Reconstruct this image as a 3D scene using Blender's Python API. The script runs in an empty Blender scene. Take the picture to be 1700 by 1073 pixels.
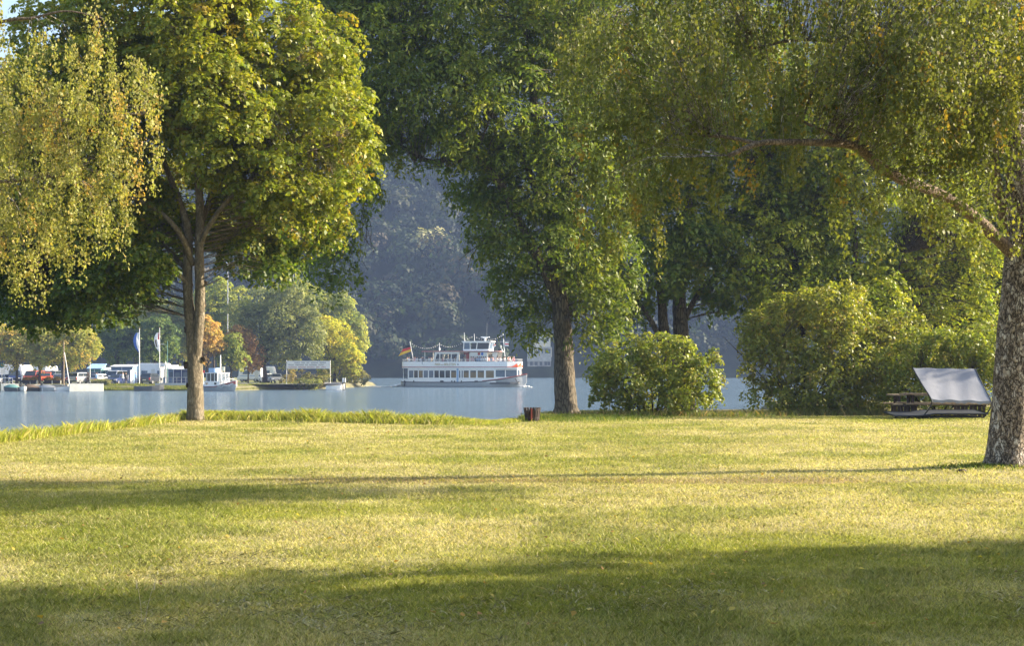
HAZE=.00030; SUN_AZ=11; SUN_EL=25; SUN_E=5.0; SKY_E=.10; EXPO=1.86
import bpy, bmesh, math, random
import numpy as np
from mathutils import Vector, Matrix
random.seed(7)
RNG = np.random.default_rng(11)
SC = bpy.context.scene
COL = SC.collection
F = 2361.0; CX = 850.0; HY = 609.0; CZ = 1.7      # focal length in photo pixels, principal point, horizon row, eye height

def at(px, py, Y):
    return Vector(((px - CX) * Y / F, Y, CZ + (HY - py) * Y / F))

# ------------------------------------------------------------------ materials
def new_mat(name):
    m = bpy.data.materials.new(name); m.use_nodes = True
    nt = m.node_tree
    for n in list(nt.nodes): nt.nodes.remove(n)
    out = nt.nodes.new('ShaderNodeOutputMaterial')
    return m, nt, out

def pmat(name, col, rough=0.6, metal=0.0, var=0.12, scale=4.0, bump=0.0, bscale=20.0, spec=0.5, coat=0.0):
    m, nt, out = new_mat(name)
    b = nt.nodes.new('ShaderNodeBsdfPrincipled')
    tc = nt.nodes.new('ShaderNodeTexCoord')
    nz = nt.nodes.new('ShaderNodeTexNoise'); nz.inputs['Scale'].default_value = scale; nz.inputs['Detail'].default_value = 5
    nt.links.new(tc.outputs['Object'], nz.inputs['Vector'])
    mp = nt.nodes.new('ShaderNodeMapRange')
    mp.inputs[1].default_value = .3; mp.inputs[2].default_value = .7
    mp.inputs[3].default_value = 1 - var; mp.inputs[4].default_value = 1 + var
    nt.links.new(nz.outputs['Fac'], mp.inputs[0])
    mx = nt.nodes.new('ShaderNodeVectorMath'); mx.operation = 'SCALE'
    mx.inputs[0].default_value = col[:3]
    nt.links.new(mp.outputs[0], mx.inputs['Scale'])
    nt.links.new(mx.outputs[0], b.inputs['Base Color'])
    b.inputs['Roughness'].default_value = rough; b.inputs['Metallic'].default_value = metal
    b.inputs['Specular IOR Level'].default_value = spec; b.inputs['Coat Weight'].default_value = coat
    if bump:
        n2 = nt.nodes.new('ShaderNodeTexNoise'); n2.inputs['Scale'].default_value = bscale; n2.inputs['Detail'].default_value = 6
        nt.links.new(tc.outputs['Object'], n2.inputs['Vector'])
        bp = nt.nodes.new('ShaderNodeBump'); bp.inputs['Strength'].default_value = bump; bp.inputs['Distance'].default_value = .03
        nt.links.new(n2.outputs['Fac'], bp.inputs['Height']); nt.links.new(bp.outputs[0], b.inputs['Normal'])
    nt.links.new(b.outputs[0], out.inputs[0])
    return m

def leaf_mat(name, trans=0.42, rough=0.45, spec=0.35, tcol=(1.25, 1.3, .45), sheen=0.0):
    m, nt, out = new_mat(name)
    a = nt.nodes.new('ShaderNodeAttribute'); a.attribute_name = 'tint'
    b = nt.nodes.new('ShaderNodeBsdfPrincipled'); b.inputs['Roughness'].default_value = rough
    b.inputs['Specular IOR Level'].default_value = spec
    nt.links.new(a.outputs['Color'], b.inputs['Base Color'])
    t = nt.nodes.new('ShaderNodeBsdfTranslucent')
    mu = nt.nodes.new('ShaderNodeVectorMath'); mu.operation = 'MULTIPLY'; mu.inputs[1].default_value = tcol
    nt.links.new(a.outputs['Color'], mu.inputs[0]); nt.links.new(mu.outputs[0], t.inputs['Color'])
    mx = nt.nodes.new('ShaderNodeMixShader'); mx.inputs[0].default_value = trans
    nt.links.new(b.outputs[0], mx.inputs[1]); nt.links.new(t.outputs[0], mx.inputs[2])
    nt.links.new(mx.outputs[0], out.inputs[0])
    return m

def bark_mat(name, c1, c2, vscale=6.0, stretch=0.35, bump=.8, patch=None, patch_t=.58, pscale=3.0, dist=.25):
    m, nt, out = new_mat(name)
    L = nt.links.new
    b = nt.nodes.new('ShaderNodeBsdfPrincipled'); b.inputs['Roughness'].default_value = .85
    b.inputs['Specular IOR Level'].default_value = .2
    tc = nt.nodes.new('ShaderNodeTexCoord')
    mp = nt.nodes.new('ShaderNodeMapping'); mp.inputs['Scale'].default_value = (1, 1, stretch)
    L(tc.outputs['Object'], mp.inputs[0])
    nd = nt.nodes.new('ShaderNodeTexNoise'); nd.inputs['Scale'].default_value = 5; nd.inputs['Detail'].default_value = 4
    L(mp.outputs[0], nd.inputs['Vector'])
    add = nt.nodes.new('ShaderNodeMixRGB'); add.blend_type = 'ADD'; add.inputs[0].default_value = dist
    L(mp.outputs[0], add.inputs[1]); L(nd.outputs['Color'], add.inputs[2])
    vo = nt.nodes.new('ShaderNodeTexVoronoi'); vo.feature = 'DISTANCE_TO_EDGE'; vo.inputs['Scale'].default_value = vscale
    L(add.outputs[0], vo.inputs['Vector'])
    nz = nt.nodes.new('ShaderNodeTexNoise'); nz.inputs['Scale'].default_value = vscale * 2.3; nz.inputs['Detail'].default_value = 8
    L(mp.outputs[0], nz.inputs['Vector'])
    r = nt.nodes.new('ShaderNodeMapRange'); r.inputs[1].default_value = -.03; r.inputs[2].default_value = .2
    L(vo.outputs['Distance'], r.inputs[0])
    mul = nt.nodes.new('ShaderNodeMath'); mul.operation = 'MULTIPLY'
    L(r.outputs[0], mul.inputs[0]); L(nz.outputs['Fac'], mul.inputs[1])
    rr = nt.nodes.new('ShaderNodeMapRange'); rr.inputs[1].default_value = .08; rr.inputs[2].default_value = .6
    L(mul.outputs[0], rr.inputs[0])
    c = nt.nodes.new('ShaderNodeMixRGB'); c.inputs[1].default_value = (*c1, 1); c.inputs[2].default_value = (*c2, 1)
    L(rr.outputs[0], c.inputs[0]); col = c.outputs[0]
    if patch:
        n3 = nt.nodes.new('ShaderNodeTexNoise'); n3.inputs['Scale'].default_value = pscale; n3.inputs['Detail'].default_value = 7
        n3.inputs['Roughness'].default_value = .65
        mp3 = nt.nodes.new('ShaderNodeMapping'); mp3.inputs['Scale'].default_value = (1, 1, .6)
        L(tc.outputs['Object'], mp3.inputs[0]); L(mp3.outputs[0], n3.inputs['Vector'])
        r3 = nt.nodes.new('ShaderNodeMapRange'); r3.inputs[1].default_value = patch_t; r3.inputs[2].default_value = patch_t + .05
        L(n3.outputs['Fac'], r3.inputs[0])
        m3 = nt.nodes.new('ShaderNodeMath'); m3.operation = 'MULTIPLY'; L(r3.outputs[0], m3.inputs[0]); L(rr.outputs[0], m3.inputs[1])
        c3 = nt.nodes.new('ShaderNodeMixRGB'); c3.inputs[2].default_value = (*patch, 1)
        L(m3.outputs[0], c3.inputs[0]); L(col, c3.inputs[1]); col = c3.outputs[0]
    L(col, b.inputs['Base Color'])
    bp = nt.nodes.new('ShaderNodeBump'); bp.inputs['Strength'].default_value = bump; bp.inputs['Distance'].default_value = .04
    L(mul.outputs[0], bp.inputs['Height']); L(bp.outputs[0], b.inputs['Normal'])
    L(b.outputs[0], out.inputs[0])
    return m

def glass_mat(name, col=(.03, .04, .05), rough=.08):
    m, nt, out = new_mat(name)
    b = nt.nodes.new('ShaderNodeBsdfPrincipled')
    nz = nt.nodes.new('ShaderNodeTexNoise'); nz.inputs['Scale'].default_value = 1.5
    cr = nt.nodes.new('ShaderNodeMixRGB'); cr.inputs[1].default_value = (*[c * .6 for c in col], 1); cr.inputs[2].default_value = (*[c * 1.5 for c in col], 1)
    nt.links.new(nz.outputs['Fac'], cr.inputs[0]); nt.links.new(cr.outputs[0], b.inputs['Base Color'])
    b.inputs['Roughness'].default_value = rough; b.inputs['Specular IOR Level'].default_value = .7
    nt.links.new(b.outputs[0], out.inputs[0])
    return m

M = {}
M['white'] = pmat('white_paint', (.80, .80, .80), .35, var=.05, coat=.2)
M['offwhite'] = pmat('offwhite_paint', (.66, .65, .61), .5, var=.08)
M['cream'] = pmat('cream_render', (.62, .56, .44), .8, var=.08)
M['red'] = pmat('red_paint', (.42, .04, .03), .35, coat=.3)
M['oxide'] = pmat('red_oxide_paint', (.33, .06, .04), .5, var=.2)
M['orange'] = pmat('orange_paint', (.72, .11, .03), .3, coat=.3)
M['navy'] = pmat('navy_paint', (.02, .035, .12), .3, coat=.5)
M['blue'] = pmat('blue_fabric', (.05, .13, .45), .7)
M['lightblue'] = pmat('light_blue_paint', (.28, .42, .62), .5)
M['silver'] = pmat('silver_paint', (.45, .46, .48), .3, metal=.5, var=.05, coat=.4)
M['greycar'] = pmat('grey_paint', (.16, .17, .18), .3, metal=.4, var=.05, coat=.4)
M['darkcar'] = pmat('dark_paint', (.03, .035, .045), .3, coat=.5)
M['black'] = pmat('black_rubber', (.015, .015, .017), .7)
M['steel'] = pmat('galvanised_steel', (.45, .46, .47), .4, metal=.7)
M['darksteel'] = pmat('dark_steel', (.04, .042, .045), .45, metal=.4)
M['greypaint'] = pmat('grey_boat_paint', (.36, .38, .40), .45, var=.1)
M['darkgrey'] = pmat('dark_grey_paint', (.08, .085, .09), .6)
M['concrete'] = pmat('concrete', (.42, .40, .36), .85, var=.18, scale=1.5, bump=.3)
M['whiteconc'] = pmat('white_concrete', (.72, .70, .62), .8, var=.1, scale=2)
M['wood'] = pmat('weathered_wood', (.27, .20, .13), .75, var=.35, scale=9, bump=.4, bscale=30)
M['darkwood'] = pmat('dark_wood', (.035, .022, .02), .8, var=.3, scale=9)
M['yellow'] = pmat('yellow_fabric', (.80, .50, .03), .7)
M['gold'] = pmat('gold_lettering', (.42, .30, .10), .5)
M['flagred'] = pmat('red_fabric', (.62, .04, .03), .7)
M['flagblack'] = pmat('black_fabric', (.02, .02, .02), .8)
M['glass'] = glass_mat('dark_window_glass')
M['glass2'] = glass_mat('sky_window_glass', (.10, .14, .19), .12)
M['glass3'] = glass_mat('amber_interior_glass', (.16, .11, .05), .15)
M['lamp'] = pmat('lamp_lens', (.85, .83, .78), .15)
M['taillight'] = pmat('tail_light_lens', (.5, .02, .02), .2)
M['plate'] = pmat('plate', (.75, .72, .55), .4)
M['greentent'] = pmat('green_awning_fabric', (.12, .26, .24), .8)
M['bluetent'] = pmat('blue_awning_fabric', (.16, .24, .38), .8)
M['darktent'] = pmat('navy_awning_fabric', (.05, .07, .16), .8)
M['canopy'] = pmat('grey_canopy_fabric', (.20, .21, .245), .85, var=.10, scale=2, bump=.25, bscale=5)
M['lounger'] = pmat('charcoal_mesh_fabric', (.03, .034, .045), .55)
M['stone'] = pmat('rubble_stone', (.30, .28, .25), .9, var=.35, scale=1.2, bump=.6, bscale=4)
M['roof'] = pmat('slate_roof', (.10, .10, .12), .6, var=.2, scale=3)
M['skin'] = pmat('skin', (.55, .33, .24), .6)
M['hair'] = pmat('hair', (.06, .04, .03), .7)
M['greyhair'] = pmat('grey_hair', (.5, .48, .46), .7)
M['denim'] = pmat('denim', (.05, .07, .14), .8)
for n, c in dict(c_white=(.75, .74, .72), c_red=(.45, .06, .06), c_blue=(.16, .28, .5), c_black=(.03, .03, .035), c_beige=(.5, .42, .3), c_pink=(.65, .35, .35), c_brown=(.13, .09, .06), c_lilac=(.4, .35, .5)).items():
    M[n] = pmat(n[2:] + '_cloth', c, .85)
M['foam'] = pmat('white_foam', (.85, .85, .84), .6, var=.05, bump=.5, bscale=8)

# ------------------------------------------------------------------ mesh builder
class MB:
    def __init__(s): s.v = []; s.f = []; s.m = []
    def add(s, vs, fs, mi=0):
        o = len(s.v); s.v += [tuple(p) for p in vs]; s.f += [tuple(i + o for i in f) for f in fs]; s.m += [mi] * len(fs); return s
    def box(s, c, d, rot=None, mi=0, taper=1.0):
        x, y, z = d[0] / 2, d[1] / 2, d[2] / 2
        vs = [Vector((sx * x * (taper if sz > 0 else 1), sy * y * (taper if sz > 0 else 1), sz * z)) for sz in (-1, 1) for sx, sy in ((-1, -1), (1, -1), (1, 1), (-1, 1))]
        if rot: vs = [rot @ v for v in vs]
        vs = [v + Vector(c) for v in vs]
        return s.add(vs, [(3, 2, 1, 0), (4, 5, 6, 7), (0, 1, 5, 4), (1, 2, 6, 5), (2, 3, 7, 6), (3, 0, 4, 7)], mi)
    def tube(s, pts, r, n=8, mi=0, caps=True):
        pts = [Vector(p) for p in pts]; k = len(pts)
        rs = r if hasattr(r, '__len__') else [r] * k
        vs = []; a = None
        for i, p in enumerate(pts):
            t = (pts[min(i + 1, k - 1)] - pts[max(i - 1, 0)]).normalized()
            if a is None:
                a = t.orthogonal().normalized()
            else:
                a = (a - t * a.dot(t))
                a = a.normalized() if a.length > 1e-6 else t.orthogonal().normalized()
            b = t.cross(a)
            for j in range(n):
                th = 2 * math.pi * j / n
                vs.append(p + (a * math.cos(th) + b * math.sin(th)) * rs[i])
        fs = [(i * n + j, i * n + (j + 1) % n, (i + 1) * n + (j + 1) % n, (i + 1) * n + j) for i in range(k - 1) for j in range(n)]
        if caps: fs += [tuple(range(n))[::-1], tuple(range((k - 1) * n, k * n))]
        return s.add(vs, fs, mi)
    def prism(s, poly, y0, y1, inset=0.0, mi=0):
        """poly in (x,z), extruded along y"""
        n = len(poly)
        vs = [(p[0], y0, p[1]) for p in poly] + [(p[0], y1, p[1]) for p in poly]
        fs = [tuple(range(n)), tuple(range(2 * n - 1, n - 1, -1))] + [(i, i + n, (i + 1) % n + n, (i + 1) % n) for i in range(n)]
        return s.add(vs, fs, mi)
    def vprism(s, poly, z0, z1, mi=0):
        n = len(poly)
        vs = [(p[0], p[1], z0) for p in poly] + [(p[0], p[1], z1) for p in poly]
        fs = [tuple(range(n))[::-1], tuple(range(n, 2 * n))] + [(i, (i + 1) % n, (i + 1) % n + n, i + n) for i in range(n)]
        return s.add(vs, fs, mi)
    def loft(s, secs, caps=True, mi=0, closed=True):
        n = len(secs[0]); vs = [p for q in secs for p in q]
        fs = []
        for i in range(len(secs) - 1):
            for j in range(n if closed else n - 1):
                fs.append((i * n + j, i * n + (j + 1) % n, (i + 1) * n + (j + 1) % n, (i + 1) * n + j))
        if caps: fs += [tuple(range(n))[::-1], tuple(range((len(secs) - 1) * n, len(secs) * n))]
        return s.add(vs, fs, mi)
    def ball(s, c, r, mi=0, n=8, sq=(1, 1, 1)):
        c = Vector(c); secs = []
        for i in range(1, n // 2 + 1):
            ph = math.pi * i / (n // 2 + 1)
            secs.append([c + Vector((r * sq[0] * math.sin(ph) * math.cos(2 * math.pi * j / n), r * sq[1] * math.sin(ph) * math.sin(2 * math.pi * j / n), -r * sq[2] * math.cos(ph))) for j in range(n)])
        return s.loft(secs, True, mi)
    def wheel(s, c, r, w, mi=0, n=20, axis='y'):
        c = Vector(c); d = Vector((0, w / 2, 0)) if axis == 'y' else Vector((w / 2, 0, 0))
        return s.tube([c - d, c - d * .8, c + d * .8, c + d], [r * .9, r, r, r * .9], n, mi)
    def build(s, name, mats, parent=None, smooth=False, bevel=0.0, loc=None):
        me = bpy.data.meshes.new(name); me.from_pydata([tuple(v) for v in s.v], [], s.f)
        if not isinstance(mats, (list, tuple)): mats = [mats]
        for m in mats: me.materials.append(m)
        me.polygons.foreach_set('material_index', s.m)
        if smooth: me.polygons.foreach_set('use_smooth', [True] * len(s.f))
        bm = bmesh.new(); bm.from_mesh(me); bmesh.ops.recalc_face_normals(bm, faces=bm.faces); bm.to_mesh(me); bm.free()
        me.update()
        o = bpy.data.objects.new(name, me); COL.objects.link(o)
        if parent: o.parent = parent
        if loc is not None: o.location = loc
        if bevel:
            b = o.modifiers.new('bevel', 'BEVEL'); b.width = bevel; b.segments = 2; b.limit_method = 'ANGLE'
        return o

def tag(o, label=None, cat=None, group=None, kind=None):
    if label: o['label'] = label
    if cat: o['category'] = cat
    if group: o['group'] = group
    if kind: o['kind'] = kind
    return o
def thing(name, label, cat, loc=(0, 0, 0), rz=0.0, group=None, scale=1.0):
    o = bpy.data.objects.new(name, None); COL.objects.link(o); o.empty_display_size = .3
    o.location = loc; o.rotation_euler = (0, 0, rz); o.scale = (scale,) * 3
    return tag(o, label, cat, group)
def copy_tree(o, parent=None):
    c = o.copy(); COL.objects.link(c); c.parent = parent
    for ch in list(o.children): copy_tree(ch, c)
    return c

# ------------------------------------------------------------------ numpy helpers
def vnoise(x, y, scale, seed=0):
    r = np.random.default_rng(seed).random((256, 256))
    x = np.asarray(x) / scale + 1000.37; y = np.asarray(y) / scale + 1000.71
    xi = np.floor(x).astype(int); yi = np.floor(y).astype(int); fx = x - xi; fy = y - yi
    fx = fx * fx * (3 - 2 * fx); fy = fy * fy * (3 - 2 * fy)
    g = lambda a, b: r[a % 256, b % 256]
    return (g(xi, yi) * (1 - fx) + g(xi + 1, yi) * fx) * (1 - fy) + (g(xi, yi + 1) * (1 - fx) + g(xi + 1, yi + 1) * fx) * fy
def fbm(x, y, scale, seed=0, o=3):
    s = 0; a = 1; t = 0
    for i in range(o):
        s = s + a * vnoise(x, y, scale / 2 ** i, seed + i); t += a; a *= .55
    return s / t
def norm(a): return a / np.maximum(np.linalg.norm(a, axis=-1, keepdims=True), 1e-9)

def raw_mesh(name, V, Fc, mat, tint=None, parent=None, point_tint=None, smooth=False):
    """V (n,3), Fc (m,k) uniform polygons"""
    me = bpy.data.meshes.new(name); n = len(V); m, k = Fc.shape
    me.vertices.add(n); me.vertices.foreach_set('co', V.astype(np.float32).ravel())
    me.loops.add(m * k); me.loops.foreach_set('vertex_index', Fc.astype(np.int32).ravel())
    me.polygons.add(m); me.polygons.foreach_set('loop_start', np.arange(0, m * k, k, dtype=np.int32))
    if smooth: me.polygons.foreach_set('use_smooth', np.ones(m, dtype=bool))
    me.update(calc_edges=True)
    if tint is not None:
        a = me.attributes.new('tint', 'FLOAT_COLOR', 'FACE')
        a.data.foreach_set('color', np.concatenate([tint, np.ones((m, 1))], 1).astype(np.float32).ravel())
    if point_tint is not None:
        a = me.attributes.new('tint', 'FLOAT_COLOR', 'POINT')
        a.data.foreach_set('color', np.concatenate([point_tint, np.ones((n, 1))], 1).astype(np.float32).ravel())
    me.materials.append(mat)
    o = bpy.data.objects.new(name, me); COL.objects.link(o)
    if parent: o.parent = parent
    return o

def leaves(name, P, N, T, L, W, tint, mat, parent=None, fold=.18):
    """folded kite-shaped leaf per point"""
    N = norm(N); T = norm(T - N * (T * N).sum(1, keepdims=True)); B = np.cross(N, T)
    L = np.asarray(L)[:, None]; W = np.asarray(W)[:, None]
    a = P - T * L * .5; c = P + T * L * .5
    b = P - T * L * .08 + B * W * .5 + N * W * fold; d = P - T * L * .08 - B * W * .5 + N * W * fold
    V = np.stack([a, b, c, d], 1).reshape(-1, 3)
    return raw_mesh(name, V, np.arange(len(V)).reshape(-1, 4), mat, tint, parent)

def palette(n, cols, wts, rng, jit=.18):
    cols = np.array(cols); i = rng.choice(len(cols), n, p=np.array(wts) / sum(wts))
    return np.clip(cols[i] * (1 + rng.normal(0, jit, (n, 1))), .004, .9)
# ------------------------------------------------------------------ trees
def crown_points(lobes, rng, cpm, inner=.45):
    """clump centres and outward directions: lobes = [(c(3), r(3))]; cpm clumps per m^2 of lobe surface"""
    C = []; O = []
    for c, r in lobes:
        area = 4 * math.pi * (((r[0] * r[1]) ** 1.6 + (r[0] * r[2]) ** 1.6 + (r[1] * r[2]) ** 1.6) / 3) ** (1 / 1.6)
        n = max(4, int(area * cpm))
        d = norm(rng.normal(0, 1, (n, 3)))
        rad = rng.uniform(inner ** 2, 1, (n, 1)) ** .5
        rad[rng.random((n, 1)) < .45] = 1
        C.append(np.array(c) + d * rad * np.array(r) * rng.uniform(.88, 1.08, (n, 1))); O.append(d)
    return np.concatenate(C), np.concatenate(O)

def dome_leaves(C, O, rng, rc, nl, flat=.55, up=.8, droop=0.0):
    """leaves laid on little domes, like the shingled sprays of a broadleaf crown"""
    k = len(C)
    ax = norm(O * .55 + np.array([0, 0, up]) + rng.normal(0, .18, (k, 3)))
    rcs = rc * rng.uniform(.6, 1.35, (k, 1))
    axr = np.repeat(ax, nl, 0); cr = np.repeat(C, nl, 0); rr = np.repeat(rcs, nl, 0)
    d = norm(rng.normal(0, 1, (k * nl, 3)))
    s = (d * axr).sum(1, keepdims=True)
    d = np.where(s < -.15, d - 2 * s * axr, d); s = (d * axr).sum(1, keepdims=True)
    rad = rng.uniform(.55, 1.08, (k * nl, 1))
    pos = d * rad * rr; pos = pos - axr * (pos * axr).sum(1, keepdims=True) * (1 - flat)
    P = cr + pos
    P[:, 2] -= droop * (np.linalg.norm(pos, axis=1) ** 2) / np.maximum(rr[:, 0], .05)
    N = d * .75 + np.array([0, 0, .35]) + rng.normal(0, .42, (k * nl, 3))
    T = d - axr * s + rng.normal(0, .45, (k * nl, 3)) + np.array([0, 0, -.35])
    return P, N, T, np.repeat(np.arange(k), nl)

def strand_leaves(C, rng, ln, nl, spread=.05):
    """hanging birch strands"""
    k = len(C); L = ln * rng.uniform(.45, 1.3, (k, 1))
    sw = rng.normal(0, .10, (k, 2))
    t = rng.random((k, nl)) ** .9
    P = np.repeat(C, nl, 0); tt = t.reshape(-1, 1); LL = np.repeat(L, nl, 0)
    P[:, 2:3] -= tt * LL
    P[:, :2] += np.repeat(sw, nl, 0) * np.sin(tt * 2.2) * LL + rng.normal(0, spread, (k * nl, 2))
    N = rng.normal(0, 1, (k * nl, 3)); N[:, 2] *= .5
    T = np.stack([rng.normal(0, .5, k * nl), rng.normal(0, .5, k * nl), -np.ones(k * nl)], 1)
    ends = C.copy(); ends[:, 2:3] -= L; ends[:, :2] += sw * math.sin(2.2) * L
    return P, N, T, np.repeat(np.arange(k), nl), ends

def smooth_path(pts, n=6):
    pts = [Vector(p) for p in pts]; out = []
    P = [pts[0] * 2 - pts[1]] + pts + [pts[-1] * 2 - pts[-2]]
    for i in range(1, len(P) - 2):
        for k in range(n):
            t = k / n; a, b, c, d = P[i - 1], P[i], P[i + 1], P[i + 2]
            out.append(.5 * ((2 * b) + (c - a) * t + (2 * a - 5 * b + 4 * c - d) * t * t + (3 * b - a - 3 * c + d) * t ** 3))
    out.append(pts[-1]); return out

def limb_mesh(pts, r0, r1, n=12, flare=0.0, rough=.06, seg=6, seed=0, power=1.0, rads=None):
    p = smooth_path(pts, seg); k = len(p); rs = random.Random(seed)
    mb = MB(); rad = []
    for i in range(k):
        t = i / (k - 1); r = r0 + (r1 - r0) * t ** power
        h = (p[i] - p[0]).length
        if rads: r = float(np.interp(i / seg, range(len(rads)), rads))
        if flare: r *= 1 + flare * math.exp(-h / .22)
        rad.append(r)
    mb.tube(p, rad, n)
    ph = [rs.uniform(0, 6.28) for _ in range(6)]
    for i in range(k):
        c = p[i]
        for j in range(n):
            v = Vector(mb.v[i * n + j]); d = v - c; th = 2 * math.pi * j / n
            w = 1 + rough * (math.sin(3 * th + ph[0] + c.z * 1.3) + .7 * math.sin(5 * th + ph[1] - c.z * 2.1) + .6 * math.sin(c.z * 7 + ph[2] + 2 * th) + .5 * rs.uniform(-1, 1))
            if flare: w += flare * .5 * max(0, math.sin(4 * th + ph[3])) * math.exp(-(c - p[0]).length / .2)
            mb.v[i * n + j] = tuple(c + d * w)
    return mb, p

def tree(name, label, cat, base, limbs, lobes_px, Y, spec, bark, seed, group=None, depth=1.25, twigs=True, crown_name='crown', stagger=1.0, twig_r=.018, world_lobes=None):
    rng = np.random.default_rng(seed); rnd = random.Random(seed)
    base = Vector(base); root = thing(name, label, cat, base, group=group)
    nodes = []
    for i, lb in enumerate(limbs):
        pts, r0, r1 = lb[:3]; opt = dict(lb[3]) if len(lb) > 3 else {}
        if i and bark is bark_birch: opt['mat'] = bark_limb
        pts = [Vector(p) - base for p in pts]
        mb, p = limb_mesh(pts, r0, r1, n=opt.get('n', 14 if i == 0 else 8), flare=opt.get('flare', .35 if i == 0 else 0), rough=opt.get('rough', .05), seed=seed + i, seg=opt.get('seg', 6), rads=opt.get('rad'))
        mb.build('trunk' if i == 0 else 'limb', opt.get('mat', bark), root, smooth=True)
        nodes += [q for q in p[len(p) // 3:]] if i == 0 else p
    lobes = []
    if world_lobes:
        lobes = [(np.array(c) - np.array(base), r) for c, r in world_lobes]
    for lb in (lobes_px or []):
        px, py, rp = lb[:3]; sq = lb[3] if len(lb) > 3 else 1.0; dy = lb[4] if len(lb) > 4 else rnd.uniform(-1, 1) * stagger
        c = at(px, py, Y + dy) - base; r = rp * Y / F
        lobes.append((np.array(c), (r, r * depth, r * sq)))
    C, O = crown_points(lobes, rng, spec['cpm'], spec.get('inner', .45))
    if spec['kind'] == 'dome':
        P, N, T, idx = dome_leaves(C, O, rng, spec['rc'], spec['nl'], spec.get('flat', .55), spec.get('up', .8), spec.get('droop', 0))
    else:
        P, N, T, idx, ends = strand_leaves(C, rng, spec['ln'], spec['nl'], spec.get('spread', .06))
    n = len(P); L = spec['size'] * rng.uniform(.45, 1.4, n)
    ctint = palette(len(C), spec['cols'], spec['wts'], rng, spec.get('cjit', .15))[idx]
    ltint = palette(n, spec['cols'], spec['wts'], rng, .2)
    mixw = spec.get('mix', .5)
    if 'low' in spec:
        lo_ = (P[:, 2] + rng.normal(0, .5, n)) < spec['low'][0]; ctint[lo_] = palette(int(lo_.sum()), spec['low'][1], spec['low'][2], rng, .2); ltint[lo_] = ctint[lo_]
    leaves(crown_name, P, N, T, L, L * spec.get('aspect', .62), ctint * mixw + ltint * (1 - mixw), spec['mat'], root)
    if twigs:
        nd = np.array([list(q) for q in nodes]); mb = MB()
        step = spec.get('tw_every', 1)
        for i in range(0, len(C), step):
            d = np.linalg.norm(nd - C[i], axis=1) + (nd[:, 2] - C[i][2]).clip(0) * .6
            q = nd[d.argmin()]; a = Vector(q); b = Vector(C[i])
            mid = (a + b) / 2 + Vector((rnd.uniform(-.1, .1), rnd.uniform(-.1, .1), .12)) * (b - a).length
            r = twig_r * min(1.6, .5 + (b - a).length * .25)
            mb.tube([a, mid, b], [r * .8, r * .5, r * .25], 3, caps=False)
            if spec['kind'] != 'dome' and i % 2 == 0:
                e = Vector(ends[i]); mb.tube([b, (b + e) / 2 , e], [r * .3, r * .25, r * .15], 3, caps=False)
        mb.build('branches', bark, root)
    return root

LM = leaf_mat('broad_leaf'); LB = leaf_mat('birch_leaf', trans=.44, rough=.55, spec=.25, tcol=(1.2, 1.2, .45))
LD = leaf_mat('dark_leaf', trans=.42, rough=.5, spec=.3, tcol=(1.3, 1.4, .45))
LF = leaf_mat('far_leaf', trans=.35, rough=.6, spec=.2)
LG = leaf_mat('far_bank_leaf', trans=.45, rough=.6, spec=.2, tcol=(1.3, 1.3, .6))
bark_maple = bark_mat('maple_bark', (.10, .085, .06), (.21, .175, .125), 7, .35, .5, patch=(.30, .265, .205), patch_t=.56, pscale=5, dist=.7)
bark_ash = bark_mat('ash_bark', (.05, .042, .032), (.19, .16, .12), 9, .25, .9)
bark_birch = bark_mat('birch_bark', (.030, .022, .017), (.34, .28, .225), 9, .5, 1.0, patch=(.58, .54, .49), patch_t=.53, pscale=6, dist=.9)
bark_limb = bark_mat('birch_limb_bark', (.07, .052, .036), (.25, .19, .13), 12, .5, .5, patch=(.42, .37, .30), patch_t=.62, pscale=7, dist=.8)
bark_dark0 = bark_dark = bark_mat('dark_bark', (.03, .024, .018), (.10, .075, .055), 8, .35, .8)

G = lambda *a: a
Ym = 44.0
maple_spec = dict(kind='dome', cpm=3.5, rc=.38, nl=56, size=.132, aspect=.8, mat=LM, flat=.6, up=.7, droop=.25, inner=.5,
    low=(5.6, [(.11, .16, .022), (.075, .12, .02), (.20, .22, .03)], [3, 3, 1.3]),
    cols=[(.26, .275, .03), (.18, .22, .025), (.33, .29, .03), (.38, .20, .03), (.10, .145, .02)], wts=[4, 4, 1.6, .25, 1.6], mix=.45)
mb_ = at(324, 700, Ym)
maple_lobes = [(260, 400, 60, 1, 3), (400, 390, 60, 1, 3.2), (300, 330, 70, 1, 3.5), (120, 490, 60, 1, 1), (60, 440, 80, 1, 1), (200, 470, 50, .8, 1), (470, 425, 30, .8, 1), (385, 235, 75, 1, -2), (455, 300, 62, 1, -2), (370, 160, 90, 1, -2), (560, 200, 60, 1, -1.5), (480, 345, 48, 1, -2), (400, 335, 36, .8, 2), (330, 40, 120), (215, 40, 110), (440, 70, 95), (520, 110, 65), (350, -50, 100), (520, 190, 85), (575, 262, 52), (430, 190, 100), (310, 150, 100), (200, 170, 110),
    (90, 190, 100), (10, 220, 90), (490, 290, 70), (585, 320, 34), (400, 290, 70), (170, 300, 90), (60, 320, 90), (-20, 380, 80), (470, 380, 60), (410, 415, 42), (540, 370, 45), (240, 350, 60),
    (150, 400, 60, 1, -1.5), (235, 470, 34, .8, .5), (215, 425, 55), (120, 420, 80), (40, 460, 70), (150, 490, 48), (-30, 480, 80), (60, 510, 42), (250, 455, 36, .6), (190, 510, 28), (455, 450, 30, .6), (350, 380, 40, .7, 3), (560, 60, 40), (120, 80, 90)]
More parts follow.
